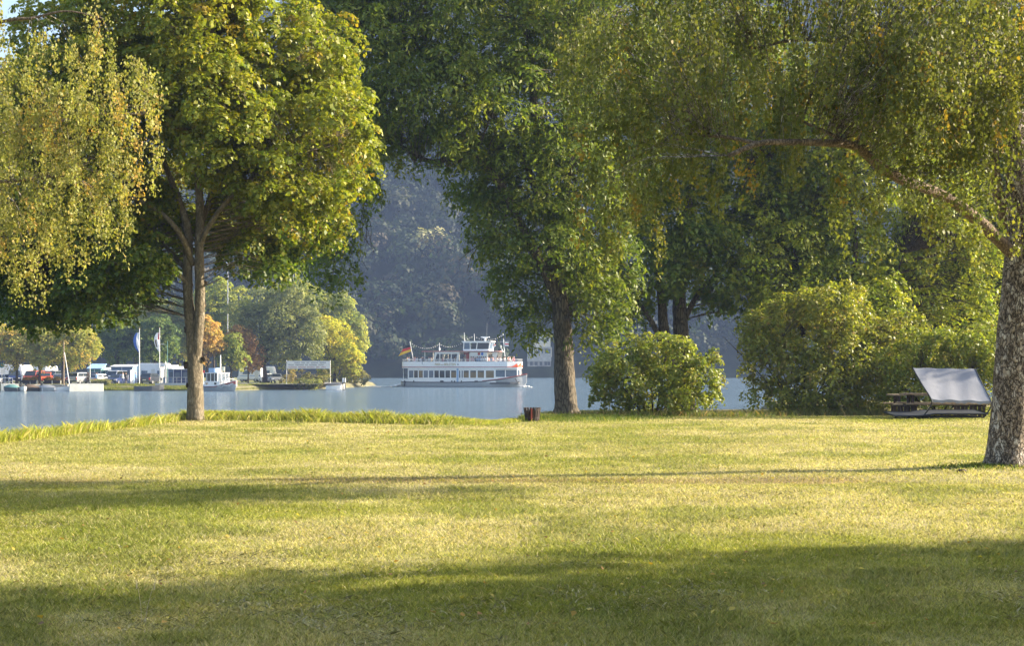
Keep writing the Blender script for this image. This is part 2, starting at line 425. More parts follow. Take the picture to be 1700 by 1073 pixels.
tree('maple_tree', 'broad yellow green maple with forked tan trunk on the bank, growing in tall grass', 'tree', (mb_.x, Ym, 0.02),
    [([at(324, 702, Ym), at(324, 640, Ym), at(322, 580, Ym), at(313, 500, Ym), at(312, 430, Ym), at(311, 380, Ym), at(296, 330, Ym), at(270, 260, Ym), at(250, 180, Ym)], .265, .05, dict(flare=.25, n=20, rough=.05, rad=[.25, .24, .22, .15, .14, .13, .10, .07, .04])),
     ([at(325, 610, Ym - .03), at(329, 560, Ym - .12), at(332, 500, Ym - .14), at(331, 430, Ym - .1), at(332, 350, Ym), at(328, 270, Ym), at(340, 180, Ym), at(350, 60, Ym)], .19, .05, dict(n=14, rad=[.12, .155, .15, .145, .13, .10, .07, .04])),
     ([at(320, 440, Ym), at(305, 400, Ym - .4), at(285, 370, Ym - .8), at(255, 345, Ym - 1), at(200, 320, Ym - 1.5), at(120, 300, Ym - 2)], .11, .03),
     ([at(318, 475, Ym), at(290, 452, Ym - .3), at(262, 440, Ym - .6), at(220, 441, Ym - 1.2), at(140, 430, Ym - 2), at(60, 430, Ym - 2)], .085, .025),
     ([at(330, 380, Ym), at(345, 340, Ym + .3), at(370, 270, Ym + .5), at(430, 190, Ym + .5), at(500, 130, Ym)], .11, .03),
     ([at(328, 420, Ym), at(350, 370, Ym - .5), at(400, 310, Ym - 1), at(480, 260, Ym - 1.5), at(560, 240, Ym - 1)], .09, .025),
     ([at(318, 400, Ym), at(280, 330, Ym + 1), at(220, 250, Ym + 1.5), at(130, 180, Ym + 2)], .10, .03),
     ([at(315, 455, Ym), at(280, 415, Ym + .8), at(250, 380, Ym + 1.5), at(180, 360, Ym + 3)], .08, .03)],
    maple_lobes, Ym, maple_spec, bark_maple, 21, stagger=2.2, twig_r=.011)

mt_ = [o for o in COL.objects if o.get('category') == 'tree' and o.name == 'maple_tree'][0]
for px_, py_, r_k in ((309, 607, .10), (338, 505, .09), (339, 596, .08), (309, 548, .08), (341, 470, .06), (312, 640, .07)):
    kn = MB().ball(at(px_, py_, Ym - .05) - mt_.location, r_k, n=10, sq=(.8, 1, 1.3))
    kr = random.Random(px_); kn.v = [(x + kr.gauss(0, .012), y + kr.gauss(0, .012), z + kr.gauss(0, .012)) for x, y, z in kn.v]
    kn.build('burl', bark_dark0, mt_, smooth=True)
Ya = 58.0
ash_spec = dict(kind='dome', cpm=1.5, rc=.62, nl=52, size=.21, aspect=.42, mat=LD, flat=.5, up=.55, droop=.35, inner=.4,
    cols=[(.135, .18, .032), (.095, .14, .028), (.21, .245, .038), (.29, .28, .038)], wts=[4, 3.2, 2.6, 1.1], mix=.5)
ash_lobes = [(560, -20, 90), (640, 60, 105), (760, 30, 125), (890, 40, 130), (620, 150, 75), (720, 170, 105), (850, 170, 125), (960, 140, 120), (650, 225, 48), (590, 120, 70),
    (600, 250, 46), (575, 320, 50), (548, 390, 46), (560, 440, 34), (545, 475, 20), (500, 430, 34), (610, 200, 50), (745, 245, 46), (800, 290, 62), (860, 290, 80), (935, 280, 90), (830, 370, 58), (800, 345, 40),
    (840, 430, 46), (900, 400, 75), (975, 390, 85), (850, 480, 38), (880, 530, 32), (915, 480, 55), (965, 490, 58), (1010, 450, 60), (1000, 520, 42), (700, -80, 130), (850, -110, 140), (990, -60, 130), (770, -230, 130), (900, -240, 110), (1020, 250, 80), (985, 560, 26), (895, 565, 16)]
b0 = at(938, 690, Ya)
tree('ash_tree', 'tall dark green ash with thick straight trunk beside the river, with leaning limbs', 'tree', (b0.x, Ya, b0.z - .1),
    [([at(941, 694, Ya), at(938, 640, Ya), at(935, 570, Ya), at(930, 500, Ya), at(922, 420, Ya), at(905, 330, Ya), at(890, 220, Ya), at(880, 80, Ya), at(870, -60, Ya)], .475, .08, dict(flare=.32, n=24)),
     ([at(930, 510, Ya), at(900, 440, Ya - .5), at(868, 385, Ya - 1), at(845, 330, Ya - 1.2), at(810, 280, Ya - 1.5), at(770, 255, Ya - 1.5), at(715, 268, Ya - 1.5), at(640, 235, Ya - 1), at(580, 280, Ya - 1), at(560, 380, Ya - 1)], .24, .03, dict(n=12)),
     ([at(905, 350, Ya), at(860, 250, Ya), at(790, 160, Ya - .5), at(700, 90, Ya - 1), at(600, 60, Ya - 1)], .17, .04),
     ([at(918, 420, Ya), at(935, 350, Ya - .8), at(950, 260, Ya - 1), at(960, 140, Ya - 1)], .16, .05),
     ([at(925, 470, Ya), at(960, 420, Ya + .5), at(1010, 360, Ya + .5)], .10, .03),
     ([at(845, 340, Ya - 1.2), at(830, 380, Ya - 1.6), at(800, 400, Ya - 2)], .05, .015),
     ([at(780, 258, Ya - 1.5), at(740, 276, Ya - 2), at(690, 272, Ya - 2.2)], .05, .012)],
    ash_lobes, Ya, ash_spec, bark_ash, 31, stagger=2.3)

rd_ = random.Random(77); ash_r = [o for o in COL.objects if o.name == 'ash_tree'][0]
for k_ in range(9):
    p0 = at(590 + rd_.uniform(-10, 30), 300 + rd_.uniform(-10, 30), Ya - 1) - ash_r.location; pts_ = [p0]
    for j_ in range(5): pts_.append(pts_[-1] + Vector((rd_.uniform(-.22, .25), rd_.uniform(-.2, .2), rd_.uniform(-.75, -.25))))
    MB().tube(smooth_path(pts_, 3), .012, 4).build('bare_twig', bark_dark, ash_r)
for a_, b_ in (((820, 400), (762, 432)), ((790, 415), (775, 452))):
    MB().tube(smooth_path([at(*a_, Ya - 2) - ash_r.location, at((a_[0] + b_[0]) / 2, (a_[1] + b_[1]) / 2 - 6, Ya - 2) - ash_r.location, at(*b_, Ya - 2.2) - ash_r.location], 4), .018, 4).build('bare_twig', bark_dark, ash_r)
Y2 = 65.5
oak_spec = dict(ash_spec, cpm=1.6, rc=.6, nl=44, size=.21, aspect=.6,
    cols=[(.14, .19, .035), (.095, .145, .028), (.24, .27, .04), (.32, .25, .05)], wts=[4, 3, 2.4, .5])
b2 = at(1130, 684, Y2)
tree('lime_tree', 'leafy tree with two close dark stems rising behind the round bush', 'tree', (b2.x, Y2, b2.z - .1),
    [([at(1136, 690, Y2), at(1134, 620, Y2), at(1131, 560, Y2), at(1128, 490, Y2), at(1135, 400, Y2), at(1150, 280, Y2), at(1160, 120, Y2)], .5, .08, dict(n=20)),
     ([at(1120, 640, Y2 - .1), at(1104, 560, Y2 - .3), at(1098, 500, Y2 - .4), at(1090, 430, Y2), at(1070, 340, Y2)], .32, .06, dict(n=14)),
     ([at(1112, 600, Y2 - .2), at(1085, 540, Y2 - .5), at(1060, 500, Y2 - .8), at(1030, 450, Y2)], .17, .03),
     ([at(1132, 540, Y2), at(1165, 480, Y2), at(1230, 430, Y2), at(1320, 400, Y2)], .14, .03),
     ([at(1128, 470, Y2), at(1190, 400, Y2 - .5), at(1240, 300, Y2 - 1)], .14, .03)],
    [(1045, 490, 42), (1080, 430, 65), (1180, 430, 70), (1130, 340, 85), (1235, 410, 60), (1215, 480, 38), (1290, 450, 50), (1330, 360, 75), (1240, 290, 90), (1055, 340, 70), (1180, 500, 28), (1040, 535, 28),
     (1285, 510, 30), (1120, 220, 100), (1250, 170, 110), (1360, 250, 90), (1180, 60, 120), (1000, 440, 40), (1080, 120, 90), (1165, 395, 40, 1, -3), (1120, 440, 40, 1, -3)],
    Y2, oak_spec, bark_ash, 41, stagger=2.0)

# right hand trees behind the picnic place
Y3 = 64.0
b3 = at(1420, 690, Y3)
tree('field_maple', 'bright yellow green bushy tree between the two stemmed tree and the dark walnut', 'tree', (b3.x, Y3, -.35),
    [([at(1420, 690, Y3), at(1425, 600, Y3), at(1415, 500, Y3), at(1420, 400, Y3), at(1400, 280, Y3)], .22, .05),
     ([at(1422, 620, Y3), at(1370, 540, Y3), at(1330, 460, Y3), at(1310, 380, Y3)], .12, .03),
     ([at(1422, 600, Y3), at(1470, 520, Y3), at(1500, 420, Y3)], .10, .03)],
    [(1320, 490, 52), (1385, 470, 55), (1450, 500, 50), (1350, 410, 55), (1260, 450, 45), (1235, 370, 50, 1, -1), (1290, 330, 60), (1500, 430, 56, 1, 1.5), (1560, 380, 66, 1, 1.5), (1625, 450, 60, 1, 1.5), (1600, 530, 50, 1, 1.5), (1530, 500, 45, 1, 1.5), (1655, 380, 60), (1310, 420, 60), (1370, 380, 70), (1420, 440, 70), (1350, 480, 60), (1400, 300, 80), (1300, 500, 45), (1440, 520, 60), (1480, 380, 60), (1470, 250, 90), (1330, 540, 50), (1540, 300, 80), (1400, 170, 100), (1270, 540, 36)],
    Y3, dict(oak_spec, cols=[(.31, .34, .045), (.22, .29, .04), (.38, .36, .05), (.12, .17, .025)], wts=[4, 3, 1.5, 1.5], mat=LM, cpm=1.5, size=.18), bark_dark, 51, stagger=2.0)
Y4 = 73.0
b4 = at(1590, 690, Y4)
tree('walnut_tree', 'dark green dense tree behind the picnic table, left of the birch trunk', 'tree', (b4.x, Y4, -.25),
    [([at(1590, 690, Y4), at(1588, 600, Y4), at(1580, 500, Y4), at(1590, 380, Y4), at(1600, 200, Y4)], .3, .06),
     ([at(1587, 580, Y4), at(1540, 510, Y4 - .5), at(1490, 470, Y4 - 1)], .12, .03),
     ([at(1587, 560, Y4), at(1640, 490, Y4 - .5), at(1690, 430, Y4 - 1)], .12, .03)],
    [(1500, 470, 62), (1570, 420, 85), (1600, 500, 70), (1545, 530, 55), (1470, 530, 40), (1640, 420, 80), (1650, 540, 55), (1450, 480, 40), (1590, 300, 90), (1700, 350, 110), (1760, 500, 100), (1620, 150, 120), (1530, 200, 90), (1780, 250, 120), (1700, 80, 120), (1590, 560, 38)],
    Y4, dict(ash_spec, cols=[(.085, .13, .03), (.06, .10, .025), (.18, .21, .035)], wts=[4, 3, 2.2], size=.2, aspect=.5, cpm=1.9), bark_dark, 61, stagger=1.6)

# shrubs
shrub_spec = dict(kind='dome', cpm=6.2, rc=.25, nl=30, size=.115, aspect=.72, mat=LM, flat=.7, up=.45, droop=.2, inner=.5,
    cols=[(.25, .28, .045), (.17, .22, .038), (.32, .31, .06), (.10, .14, .025), (.34, .24, .08)], wts=[4, 3, 1.8, 1.4, .4], mix=.4)
Yb = 51.0
b5 = at(1085, 690, Yb)
def stems(bx, Y, spread, n, h, rnd, pz=-.2):
    out = []
    for i in range(n):
        a = rnd.uniform(-1, 1)
        out.append(([(bx + a * .3, Y + rnd.uniform(-.2, .2), pz), (bx + a * spread * .5, Y + rnd.uniform(-.4, .4), pz + h * .5), (bx + a * spread, Y + rnd.uniform(-.8, .8), pz + h)], .035, .01, dict(n=5, flare=0)))
    return out
r_ = random.Random(5)
tree('round_bush', 'big rounded sunlit bush at the water edge, right of the straight ash trunk', 'bush', (b5.x, Yb, -.1), stems(b5.x, Yb, 2.0, 8, 2.0, r_),
    [(1040, 622, 50), (1105, 610, 52), (1150, 640, 42), (1085, 650, 50), (1015, 650, 34), (1020, 600, 26), (1060, 588, 24), (1165, 610, 28), (1130, 583, 22), (1175, 650, 18), (1120, 672, 26), (1060, 678, 22), (1000, 630, 18), (1098, 580, 22), (1138, 572, 10), (1045, 566, 11), (1190, 630, 10), (1185, 590, 9), (985, 615, 10), (992, 665, 11), (1075, 562, 9), (1188, 668, 9), (1018, 578, 10)],
    Yb, shrub_spec, bark_dark, 71, stagger=.8, twig_r=.008)
Yt = 57.0
b6 = at(1330, 690, Yt)
tree('riverside_thicket', 'sprawling yellow green thicket with arching twigs beside the gap of open water', 'bush', (b6.x, Yt, -.25), stems(b6.x, Yt, 3.2, 12, 3.2, r_, -.3),
    [(1290, 600, 48), (1270, 565, 34), (1340, 560, 60), (1400, 590, 60), (1310, 650, 40), (1365, 640, 52), (1430, 640, 46), (1262, 640, 16), (1250, 540, 20), (1300, 530, 40), (1390, 520, 50), (1460, 600, 40), (1470, 655, 30), (1400, 670, 26), (1335, 672, 22), (1440, 560, 36), (1255, 590, 16), (1500, 560, 44), (1262, 540, 20), (1240, 615, 9), (1300, 668, 20, 1, -1), (1345, 672, 20, 1, -1.2), (1400, 668, 24, 1, -1.3), (1450, 668, 22, 1, -1.3), (1540, 590, 36), (1520, 610, 36), (1350, 505, 30), (1245, 560, 9), (1238, 585, 8), (1252, 525, 10), (1246, 655, 10), (1290, 512, 12), (1320, 500, 11), (1420, 510, 14), (1375, 488, 12), (1258, 668, 9)],
    Yt, dict(shrub_spec, cpm=4.8, rc=.33, nl=28, size=.13, cols=[(.27, .275, .045), (.20, .235, .04), (.34, .31, .06), (.14, .17, .03), (.34, .20, .08)], wts=[4, 3, 1.8, 1.2, .4]), bark_dark, 81, stagger=1.2, twig_r=.009)
Yk = 54.5
b7 = at(1560, 690, Yk)
tree('hedge_bush', 'low pale green bush directly behind the picnic table and canopy', 'bush', (b7.x, Yk, -.2), stems(b7.x, Yk, 2.6, 10, 1.8, r_, -.25),
    [(1560, 585, 36), (1610, 575, 36), (1650, 570, 40), (1520, 575, 30), (1500, 640, 38), (1550, 640, 36), (1600, 620, 42), (1640, 600, 40), (1480, 665, 22), (1530, 665, 26), (1590, 660, 34), (1640, 655, 36), (1490, 600, 30), (1545, 600, 30)],
    Yk, dict(shrub_spec, cpm=6.5, rc=.3, nl=28, size=.115), bark_dark, 91, stagger=.6, twig_r=.008)
# bramble and reeds at the foot of the thicket are part of the bank vegetation below

# ---- the two birches
Yc = 23.6
birch_spec = dict(kind='strand', cpm=6.2, ln=.85, nl=50, size=.060, aspect=.75, mat=LB, spread=.055, inner=.25,
    cols=[(.17, .19, .055), (.125, .15, .042), (.22, .22, .055), (.44, .27, .05), (.085, .105, .03)], wts=[4, 4, 2, .35, 2], mix=.6, cjit=.18, tw_every=2)
bb = at(1673, 778, Yc)
tree('birch_tree', 'large weeping birch with deeply cracked bark and white flecks, standing on the lawn', 'tree', (bb.x, Yc, 0.02),
    [([at(1676, 782, Yc), at(1675, 740, Yc), at(1679, 660, Yc), at(1684, 560, Yc), at(1690, 470, Yc), at(1694, 390, Yc), at(1690, 320, Yc), at(1688, 240, Yc), at(1682, 170, Yc), at(1672, 90, Yc), at(1660, -60, Yc), at(1650, -300, Yc)], .365, .05, dict(flare=.3, n=64, seg=22, rough=.022)),
     ([at(1690, 430, Yc - .05), at(1655, 395, Yc - .2), at(1610, 355, Yc - .5), at(1560, 322, Yc - .8), at(1500, 300, Yc - 1.6), at(1455, 272, Yc - 2.2), at(1420, 243, Yc - 2.8), at(1370, 237, Yc - 3.2), at(1310, 236, Yc - 3.6), at(1260, 238, Yc - 3.8), at(1210, 258, Yc - 4.0)], .11, .03, dict(n=14)),
     ([at(1410, 240, Yc - 2.9), at(1385, 225, Yc - 3), at(1340, 205, Yc - 3), at(1290, 180, Yc - 2.6)], .04, .012),
     ([at(1688, 400, Yc + .1), at(1662, 340, Yc + .1), at(1652, 290, Yc), at(1648, 220, Yc), at(1640, 140, Yc), at(1620, 20, Yc)], .12, .04, dict(n=12)),
     ([at(1688, 150, Yc), at(1650, 125, Yc - .2), at(1610, 100, Yc - .4), at(1560, 80, Yc - .5), at(1500, 76, Yc - .6), at(1420, 72, Yc - .7), at(1330, 65, Yc - .8), at(1250, 80, Yc - 1)], .075, .02, dict(n=10)),
     ([at(1660, 300, Yc), at(1630, 260, Yc + .5), at(1600, 235, Yc + 1), at(1540, 200, Yc + 1.5)], .05, .015),
     ([at(1640, 130, Yc), at(1560, 20, Yc + .5), at(1420, -60, Yc + 1), at(1250, -60, Yc + 1), at(1080, 30, Yc + .5)], .08, .02),
     ([at(1260, 238, Yc - 3.8), at(1180, 225, Yc - 3), at(1090, 240, Yc - 1.4), at(1010, 290, Yc - 1.2)], .03, .01),
     ([at(1690, 330, Yc), at(1740, 250, Yc), at(1820, 200, Yc)], .10, .03)],
    [(1480, 120, 75, 1, -1.3), (1600, 150, 70, 1, -1.3), (1400, 60, 85, 1, -1.3), (1560, 60, 80, 1, -2.2), (1470, 40, 80, 1, .8), (1650, 190, 45, 1, .3), (1010, 70, 85), (1100, 60, 110), (1210, 60, 110), (1330, 20, 120), (1460, 20, 120), (1590, 30, 120), (1690, 60, 100), (1010, 190, 62), (1090, 170, 80), (1180, 160, 80), (1290, 130, 75), (1400, 140, 80), (1510, 130, 80), (1620, 150, 75),
     (1000, 290, 44), (1070, 270, 60), (1150, 260, 55), (1400, 260, 30), (1440, 330, 24), (1395, 320, 28), (1560, 230, 55), (1625, 220, 50), (1500, 240, 40), (1580, 330, 36), (1655, 310, 34), (1620, 370, 24), (1030, 350, 34), (1090, 340, 30), (960, 50, 50), (1250, 230, 34), (1320, 225, 30), (1540, 330, 30),
     (1150, -80, 130), (1400, -110, 140), (1600, -120, 140), (1780, 50, 120), (1800, 200, 100)],
    Yc - 2.3, birch_spec, bark_birch, 101, stagger=1.9, depth=1.0, twig_r=.008)
Yl = 26.0
tb = (-13.2, Yl, 0.0)
tree('birch_tree', 'sunlit yellowing birch boughs reaching in from the left, hanging before the maple', 'tree', tb,
    [([tb, (-13.15, Yl, 2.5), (-13.3, Yl, 5), (-13.2, Yl, 8), (-13.3, Yl, 12)], .26, .05),
     ([(-13.25, Yl, 4.5), (-12.2, Yl + .5, 5.4), at(60, 210, Yl + .9), at(160, 190, Yl + 1), at(240, 190, Yl + .8)], .06, .015),
     ([(-13.2, Yl, 3.8), (-12.0, Yl + .2, 4.8), at(20, 300, Yl), at(120, 290, Yl)], .07, .015),
     ([(-13.2, Yl, 6.5), (-12.2, Yl, 7.4), at(0, 36, Yl), at(50, 30, Yl), at(110, 18, Yl), at(170, 30, Yl)], .05, .01)],
    [(262, 130, 26), (252, 235, 26), (40, 425, 46), (120, 405, 36), (190, 350, 36), (215, 110, 36), (20, 150, 62), (100, 160, 62), (170, 170, 55), (225, 165, 36), (60, 235, 75), (150, 235, 70), (215, 240, 42), (20, 310, 70), (105, 310, 66), (180, 300, 48), (30, 365, 48), (100, 350, 40), (-80, 200, 110), (-90, 60, 110), (-100, 350, 90),
     (60, 70, 30), (100, 45, 26), (150, 30, 34), (150, 80, 40), (185, 110, 36), (30, 90, 26)],
    Yl, dict(birch_spec, cpm=4.6, ln=.75, nl=56, size=.058, cols=[(.30, .30, .09), (.23, .25, .065), (.37, .33, .11), (.46, .28, .07), (.14, .16, .04)], wts=[4, 3, 2, .8, 1]), bark_birch, 111, stagger=1.2, depth=.9, twig_r=.007)

tree('young_lime_tree', 'slim tree on the lawn beyond the right edge, level with the picnic place', 'tree', (27, 51.2, 0),
    [([(27, 51.2, -.1), (27, 51.2, 3), (27.1, 51.2, 6), (27, 51.2, 10)], .16, .04)], None, 51,
    dict(maple_spec, low=(-5, [(.1,.1,.02)], [1]), cpm=.8, rc=.6, nl=36, size=.22), bark_maple, 123,
    world_lobes=[((27, 51.2, 7), (2.6, 1.7, 2.0)), ((26, 51, 9), (2.4, 1.6, 2.2)), ((27.5, 51.3, 11), (2.2, 1.5, 2)), ((28, 51.4, 5), (2.4, 1.5, 1.6))])
# ---- trees just outside the frame on the right: they cast the shade across the foreground
tree('lawn_maple', 'round leafed tree on the lawn outside the right edge of the view', 'tree', (21, 13.2, 0),
    [([(20, 13, 0), (20, 13, 3), (20.1, 13, 7), (20, 13, 15)], .36, .08)], None, 11,
    dict(maple_spec, low=(-5, [(.1,.1,.02)], [1]), cpm=.75, rc=.8, nl=38, size=.26), bark_maple, 121,
    world_lobes=[((21, 13.3, 5), (4.5, 4.1, 2.6)), ((20, 12.6, 8), (4.5, 3.8, 3)), ((22, 12.2, 9.5), (4.5, 3.6, 3.5)), ((21, 12.0, 13), (4, 3.4, 3)), ((17, 13.2, 4.3), (2.8, 3.3, 1.8)), ((21, 12.0, 16), (3.4, 3.2, 2.6)), ((18, 12.5, 6.5), (2.6, 3, 2.4)), ((22, 12.0, 18.5), (3.4, 3.2, 2.6))])
tree('lawn_maple', 'second round leafed tree on the lawn, outside the right edge and nearer', 'tree', (18, 1.5, 0),
    [([(18, 1.5, 0), (18, 1.5, 3), (18.1, 1.5, 7), (18, 1.5, 11)], .32, .08)], None, 11,
    dict(maple_spec, low=(-5, [(.1,.1,.02)], [1]), cpm=.7, rc=.9, nl=36, size=.36), bark_maple, 122,
    world_lobes=[((18, 1.5, 5), (4.5, 5, 2.6)), ((17, 2, 8), (4.5, 5, 3)), ((20, 1, 9), (5, 5, 3)), ((14, 1, 4.5), (3, 4, 2))])
# ------------------------------------------------------------------ setting
EX = np.array([-150, -60, -20, -13.5, -11.7, -11.1, -10.4, -8, -1.2, 0.1, 0.9, 2, 13.4, 14.6, 30, 60, 150.]); EY = np.array([-40, 5, 22, 27, 32, 38.5, 45.6, 45.4, 42.3, 44.8, 61, 65.5, 67.5, 82, 84, 86, 88.])
_t = np.linspace(0, 1, 60)
EPX = np.concatenate([EX[i] + (EX[i + 1] - EX[i]) * _t for i in range(len(EX) - 1)]); EPY = np.concatenate([EY[i] + (EY[i + 1] - EY[i]) * _t for i in range(len(EX) - 1)])
def edge_sd(x, y):
    """positive = over the water"""
    x = np.asarray(x, float); y = np.asarray(y, float)
    s = np.sign(y - np.interp(x, EX, EY)); d = np.full(x.shape, 1e9)
    m = np.abs(y - np.interp(x, EX, EY)) < 22
    xs = x[m]; ys = y[m]; dd = np.full(xs.shape, 1e9)
    for i in range(0, len(EPX), 3): dd = np.minimum(dd, (xs - EPX[i]) ** 2 + (ys - EPY[i]) ** 2)
    d[m] = np.sqrt(dd); d[~m] = 30
    return s * d
def sstep(a, b, x):
    t = np.clip((x - a) / (b - a), 0, 1); return t * t * (3 - 2 * t)
def ground(x, y, sd=None):
    x = np.asarray(x, float); y = np.asarray(y, float)
    if sd is None: sd = edge_sd(x, y)
    h = .05 * (fbm(x, y, 6, 3) - .5) + .02 * (fbm(x, y, 1.2, 9) - .5)
    h = h - .30 * sstep(46, 58, y) * sstep(-.5, 1.5, x)
    h = h - .07 * np.exp(-((y - 20.9 - .02 * x) / .55) ** 2) * sstep(-2, 6, x)
    h = h + .05 * np.exp(-(((x - 8.2) / 1.2) ** 2 + ((y - 23.4) / .9) ** 2))
    h = h + .03 * np.exp(-(((x + 9.8) / .9) ** 2 + ((y - 44) / .9) ** 2))
    h = h - np.clip(sd + .3, 0, None) * .75
    return np.maximum(h, -3.0)
def lawn_colour(x, y, bank=False):
    a = fbm(x, y, 3.2, 21, 4); b = fbm(x * .55, y, 1.1, 33, 3); c = fbm(x, y * 1.0, 9, 44, 2)
    straw = .95 * sstep(.37, .61, .5 * a + .35 * b + .25 * c - .02)
    straw = np.maximum(straw, .75 * np.exp(-((y - 21.6 - .6 * (c - .5)) / 1.3) ** 2))
    straw = np.maximum(straw, .5 * np.exp(-((y - 30) / 5) ** 2))
    g = np.array([.27, .275, .058]); s = np.array([.49, .425, .225]); r = np.array([.26, .17, .085])
    col = g * (1 - straw[..., None]) + s * straw[..., None]
    cl = (.55 * sstep(.56, .68, fbm(x, y, 1.6, 61, 4)))[..., None]; col = col * (1 - cl) + np.array([.15, .19, .045]) * cl
    red = .6 * np.exp(-((y - 21.3 - .02 * x) / .5) ** 2)[..., None] * sstep(.35, .6, b)[..., None]
    col = col * (1 - red) + r * red
    if len(np.atleast_1d(x)) > 1 and bank:
        e = sstep(-.3, .5, edge_sd(x, y))[..., None]; col = col * (1 - e) + np.array([.085, .07, .035]) * e
    return col * (.8 + .4 * fbm(x, y, .7, 55, 2))[..., None]

def grid_mesh(name, xs, ys, zf, mat, cf=None):
    X, Y = np.meshgrid(xs, ys); Z = zf(X, Y); V = np.stack([X, Y, Z], -1).reshape(-1, 3)
    nx, ny = len(xs), len(ys); i = (np.arange(ny - 1)[:, None] * nx + np.arange(nx - 1)[None, :]).ravel()
    Fc = np.stack([i, i + 1, i + nx + 1, i + nx], 1)
    return raw_mesh(name, V, Fc, mat, None, None, cf(X.ravel(), Y.ravel()) if cf is not None else None, True)

def ground_mat(name, mul=1.0, bump=.5, bs=30):
    m, nt, out = new_mat(name); L = nt.links.new
    a = nt.nodes.new('ShaderNodeAttribute'); a.attribute_name = 'tint'
    tc = nt.nodes.new('ShaderNodeTexCoord'); nz = nt.nodes.new('ShaderNodeTexNoise'); nz.inputs['Scale'].default_value = bs; nz.inputs['Detail'].default_value = 8
    L(tc.outputs['Object'], nz.inputs['Vector'])
    mp = nt.nodes.new('ShaderNodeMapRange'); mp.inputs[1].default_value = .3; mp.inputs[2].default_value = .7; mp.inputs[3].default_value = .55 * mul; mp.inputs[4].default_value = 1.15 * mul
    L(nz.outputs['Fac'], mp.inputs[0])
    s = nt.nodes.new('ShaderNodeVectorMath'); s.operation = 'SCALE'; L(a.outputs['Color'], s.inputs[0]); L(mp.outputs[0], s.inputs['Scale'])
    b = nt.nodes.new('ShaderNodeBsdfPrincipled'); b.inputs['Roughness'].default_value = .9; b.inputs['Specular IOR Level'].default_value = .1
    L(s.outputs[0], b.inputs['Base Color'])
    bp = nt.nodes.new('ShaderNodeBump'); bp.inputs['Strength'].default_value = bump; bp.inputs['Distance'].default_value = .05
    L(nz.outputs['Fac'], bp.inputs['Height']); L(bp.outputs[0], b.inputs['Normal']); L(b.outputs[0], out.inputs[0])
    return m
GM = ground_mat('lawn_soil', .8)
xs = np.concatenate([np.arange(-140, -34, 4), np.arange(-34, 34, .25), np.arange(34, 140, 4)]); ys = np.concatenate([np.arange(-45, 2, 2), np.arange(2, 96, .25)])
tag(grid_mesh('lawn', xs, ys, lambda X, Y: ground(X, Y), GM, lambda X, Y: lawn_colour(X, Y, True)), kind='structure')

# short grass blades over the visible lawn
def blades(name, x, y, z, h, w, tint, lean, rng, mat):
    n = len(x); th = rng.uniform(0, 2 * np.pi, n); d = np.stack([np.cos(th), np.sin(th), np.zeros(n)], 1)
    la = rng.uniform(0, 2 * np.pi, n); lv = np.stack([np.cos(la), np.sin(la), np.zeros(n)], 1) * (h * lean * rng.uniform(.3, 1.4, n))[:, None]
    P = np.stack([x, y, z - .01], 1); up = np.array([0, 0, 1.0])
    a = P - d * w[:, None] / 2; b = P + d * w[:, None] / 2
    m1 = P + lv * .35 + up * (h * .6)[:, None]; tip = P + lv + up * h[:, None]
    V = np.stack([a, b, m1 + d * w[:, None] * .38, tip, m1 - d * w[:, None] * .38], 1).reshape(-1, 3)
    return raw_mesh(name, V, np.arange(len(V)).reshape(-1, 5), mat, tint)
GL = leaf_mat('grass_blade', trans=.35, rough=.55, spec=.25, tcol=(1.15, 1.2, .5))
rng = np.random.default_rng(5)
n = 950000
u = rng.random(n); yy = 7.6 * (64 / 7.6) ** (u ** 1.08); xx = (rng.uniform(-.40, .40, n)) * yy + rng.normal(0, .1, n)
sd = edge_sd(xx, yy); k = sd < .1; xx, yy, sd = xx[k], yy[k], sd[k]
cl = fbm(xx, yy, .35, 71, 2)
hh = (.014 + .026 * cl + .014 * sstep(.5, .75, fbm(xx, yy, 1.6, 61, 4)) + .00035 * yy) * rng.uniform(.5, 1.5, len(xx)); ww = (.0034 + .00024 * yy) * rng.uniform(.7, 1.3, len(xx))
col = lawn_colour(xx, yy) * rng.uniform(.6, 1.5, (len(xx), 1))
dry = rng.random(len(xx)) < .10; col[dry] = np.array([.52, .44, .24]) * rng.uniform(.7, 1.2, (dry.sum(), 1))
g_ = rng.random(len(xx)) < .25; col[g_] = np.array([.24, .26, .055]) * rng.uniform(.7, 1.4, (g_.sum(), 1))
tag(blades('grass', xx, yy, ground(xx, yy, sd), hh, ww, col, .9, rng, GL), 'short mown lawn grass, green with straw coloured patches', 'grass', kind='stuff')
# tall grass along the left bank and round the trunks
n = 75000
t = rng.random(n); ii = (t * (len(EPX) - 1)).astype(int)
sel = (EPX > -13.6) & (EPX < 0.0); ids = np.where(sel)[0]; ii = rng.choice(ids, n)
xx = EPX[ii] + rng.normal(0, .15, n); yy = EPY[ii] + rng.normal(-.55, .42, n)
env = .55 + .9 * fbm(xx, yy, 1.1, 88, 3)
sd = edge_sd(xx, yy); env *= np.clip(1.0 - np.abs(sd + .6) * .45, .25, 1) * (1 - .6 * sstep(-2.2, -.3, xx))
hh = .30 * env * rng.uniform(.5, 1.35, n); ww = rng.uniform(.012, .022, n)
col = palette(n, [(.36, .38, .06), (.26, .31, .05), (.46, .42, .12), (.54, .46, .22)], [4, 3, 2, 1], rng)
tag(blades('tall_grass', xx, yy, ground(xx, yy, sd), hh, ww, col, .75, rng, GL), 'tall uncut grass along the top of the bank on the left', 'grass', kind='stuff')
